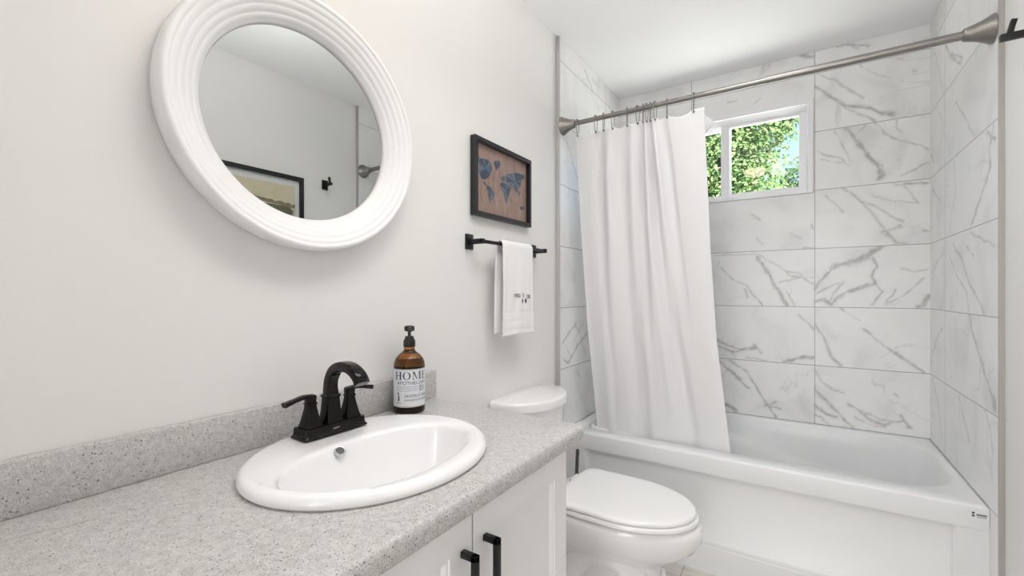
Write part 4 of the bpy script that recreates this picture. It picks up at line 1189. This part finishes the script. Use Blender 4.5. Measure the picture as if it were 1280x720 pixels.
for i, x in enumerate(ring_x):
    r_ = ring0 if i == 0 else ring0.copy()
    if i: COL.objects.link(r_)
    r_.location = (x, RY, RZ - 0.0032)
    r_.rotation_euler = (0, 0, R([4, -6, 8, -5, 12, -14, 9, -8, 13, -11, 18, 6][i]))
    tag(r_, 'nickel curtain ring, ' + order[i], 'curtain ring', 'curtain rings on the shower rod')

ZTOP, ZBOT = 1.966, 0.375
s_ring = [0.012 + 0.958 * i / 11 for i in range(12)]
s_knots = [0.0] + s_ring + [1.0]; x_knots = [-0.936] + ring_x + [-0.347]
gap = np.diff(ring_x)
amp_top = np.sqrt(np.clip(0.105 ** 2 - gap ** 2, 0.0004, 1)) * 0.26
def curtain_mesh(off, ns, nt, right_pad=0.0, zt=ZTOP, flap=False, zb=ZBOT, shrink=0.0):
    V = []; UV = []
    Lz = np.linspace(0, 1, nt + 1)
    for t in Lz:
        z0 = zt + (zb - zt) * t
        xl = np.interp(z0, [0.3, 0.5, 1.0, 1.5, 1.97], [-0.862, -0.885, -0.917, -0.930, -0.936]) + shrink
        xr = np.interp(z0, [0.3, 0.5, 0.98, 1.4, 1.97], [-0.245, -0.265, -0.312, -0.332, -0.347]) - shrink + right_pad
        yc = np.interp(z0, [0.0, 0.52, 1.97], [2.166, 2.147, 2.004]) + off
        for i in range(ns + 1):
            s = i / ns
            xt = np.interp(s, s_knots, x_knots)
            xt = xl + (xt + 0.936) / (0.936 - 0.347) * (xr - xl)
            xu = xl + (xr - xl) * s
            k = min(1, t * 1.15) ** 0.8
            x = xt * (1 - k) + xu * k
            g = (s - s_ring[0]) / (s_ring[1] - s_ring[0])
            gi = int(min(max(math.floor(g), 0), 10))
            fr = min(max(g - gi, 0), 1)
            sgn = 1 if gi % 2 else -1
            a_t = amp_top[gi] * math.sin(PI * fr) * sgn
            a_b = 0.018 * math.sin(2 * PI * 2.7 * s + 0.8 + 0.9 * t) + 0.008 * math.sin(2 * PI * 5.6 * s + 2.0 - 1.4 * t) + 0.0015 * math.sin(2 * PI * 12 * s + 1.0 * t)
            a_b *= 1 - 0.42 * t * t
            edge = min(1, 8 * s, 10 * (1 - s) + 0.15)
            kk = min(1, t * 1.5) ** 1.1
            y = yc + (a_t * min(1, 0.35 + 5 * t) * (1 - kk) + a_b * kk) * (0.4 + 0.6 * edge)
            drop = 0.0
            if t < 0.12 and 0 <= g <= 11:
                gp = gap[gi]
                drop = min(0.022, 0.18 * gp) * math.sin(PI * fr) * (1 - t / 0.12)
            if flap and s > 0.965:
                q = (s - 0.965) / 0.035
                x += 0.050 * q * max(0, 1 - abs((z0 - 1.905) / 0.045)); y += 0.012 * q
            V.append((x, y, z0 - drop))
            UV.append((s * 1.35, z0))
    F = []
    for j in range(nt):
        for i in range(ns):
            a = j * (ns + 1) + i
            F.append((a, a + 1, a + ns + 2, a + ns + 1))
    return V, F, UV
def sheet(name, VFU, m, thick, label, cat):
    V, F, UV = VFU
    me = bpy.data.meshes.new(name)
    me.from_pydata(V, [], F)
    ul = me.uv_layers.new(name='UVMap')
    for lp_ in me.loops: ul.data[lp_.index].uv = UV[lp_.vertex_index]
    me.update()
    o = finish(name, me, m, None, (-0.6, 2.0, ZBOT), angle=180)
    sd = o.modifiers.new('thickness', 'SOLIDIFY'); sd.thickness = thick; sd.offset = 0
    return tag(o, label, cat)
sheet('shower_curtain', curtain_mesh(0.0, 330, 130), M['curtain'], 0.0012, 'white waffle shower curtain bunched on the left half of the rod, hanging into the bathtub', 'shower curtain')
sheet('shower_liner', curtain_mesh(0.016, 220, 90, 0.0, 1.955, True, 0.385, 0.012), M['liner'], 0.0006, 'thin white liner hanging behind the waffle shower curtain, its corner curling out near the window', 'curtain liner')

# ------------------------------------------------------------------ right wall: robe hook, paper roll
hk = thing('robe_hook', (XRW, 1.715, 1.872), 'black robe hook on the right wall beside the end of the shower rod', 'hook')
HY, HZ = 1.712, 1.868
bm = boxes((XRW - 0.008, XRW, HY - 0.020, HY + 0.020, HZ - 0.030, HZ + 0.030, 0.0015)); obj('wall_plate', bm, M['black'], hk)
bm = bmesh.new(); box(bm, 0.441, XRW - 0.006, HY - 0.008, HY + 0.008, HZ - 0.0085, HZ + 0.0085, 0.0015)
tube(bm, [(0.4580, HY, HZ), (0.4625, HY + 0.001, HZ + 0.022), (0.4680, HY + 0.002, HZ + 0.043)], [(0.0065, 0.0065), (0.0062, 0.0062), (0.0062, 0.0062)], shape=rsq(0.3, 3), ref=(0, 1, 0))
obj('peg', bm, M['black'], hk)

ph = thing('paper_holder', (XRW, 1.31, 0.645), 'black toilet paper holder on the right wall at the edge of the photo', 'paper holder')
bm = boxes((XRW - 0.008, XRW, 1.205, 1.245, 0.645, 0.70, 0.002), (0.434, XRW - 0.006, 1.219, 1.231, 0.667, 0.679, 0.002)); obj('wall_plate', bm, M['black'], ph)
bm = bmesh.new(); tube(bm, [(0.440, 1.222, 0.673), (0.440, 1.375, 0.673)], 0.006, 14); obj('roll_arm', bm, M['black'], ph)
pr_ = thing('toilet_paper_roll', (0.440, 1.31, 0.655), 'white toilet paper roll on the right wall, cut off by the photo edge', 'toilet paper')
bm = bmesh.new()
pc, cz_ = [], 0.6590
n = 48
prf = [(0.020, 1.257), (0.053, 1.257), (0.055, 1.259), (0.055, 1.363), (0.053, 1.365), (0.020, 1.365)]
rings = [[(0.440 + r * math.cos(2 * PI * i / n), y, cz_ + r * math.sin(2 * PI * i / n)) for i in range(n)] for r, y in prf]
loft(bm, rings + [rings[0]], True, False, False); bmesh.ops.remove_doubles(bm, verts=bm.verts, dist=1e-6)
obj('roll', bm, M['paper'], pr_)

# ------------------------------------------------------------------ ceiling fittings
LX, LY = -0.41, 0.617
lamp = thing('ceiling_light', (LX, LY, ZC), 'round ceiling light with a lit glass shade, above and outside the picture', 'ceiling light')
bm = bmesh.new(); lathe(bm, [(0.112, 0), (0.115, 0.004), (0.112, 0.022), (0.102, 0.028)], (LX, LY, ZC), (0, 0, -1), 48); obj('base', bm, M['nickel'], lamp)
bm = bmesh.new(); lathe(bm, [(0.100, 0.026), (0.103, 0.034), (0.098, 0.058), (0.080, 0.078), (0.050, 0.090), (0.022, 0.095), (0.002, 0.096)], (LX, LY, ZC), (0, 0, -1), 48); obj('glass_shade', bm, M['lamp'], lamp)
vent = thing('ceiling_vent', (-0.09, 1.29, ZC), 'white ceiling vent grille seen as a thin line at the top of the mirror', 'vent')
bm = boxes((-0.21, 0.03, 1.17, 1.41, ZC - 0.010, ZC, 0.003)); obj('cover', bm, M['vinyl'], vent)
bm = boxes(*[(-0.185, 0.005, 1.195 + k * 0.024, 1.207 + k * 0.024, ZC - 0.0112, ZC - 0.0095) for k in range(9)]); obj('slots', bm, M['brush'], vent, smooth=False)
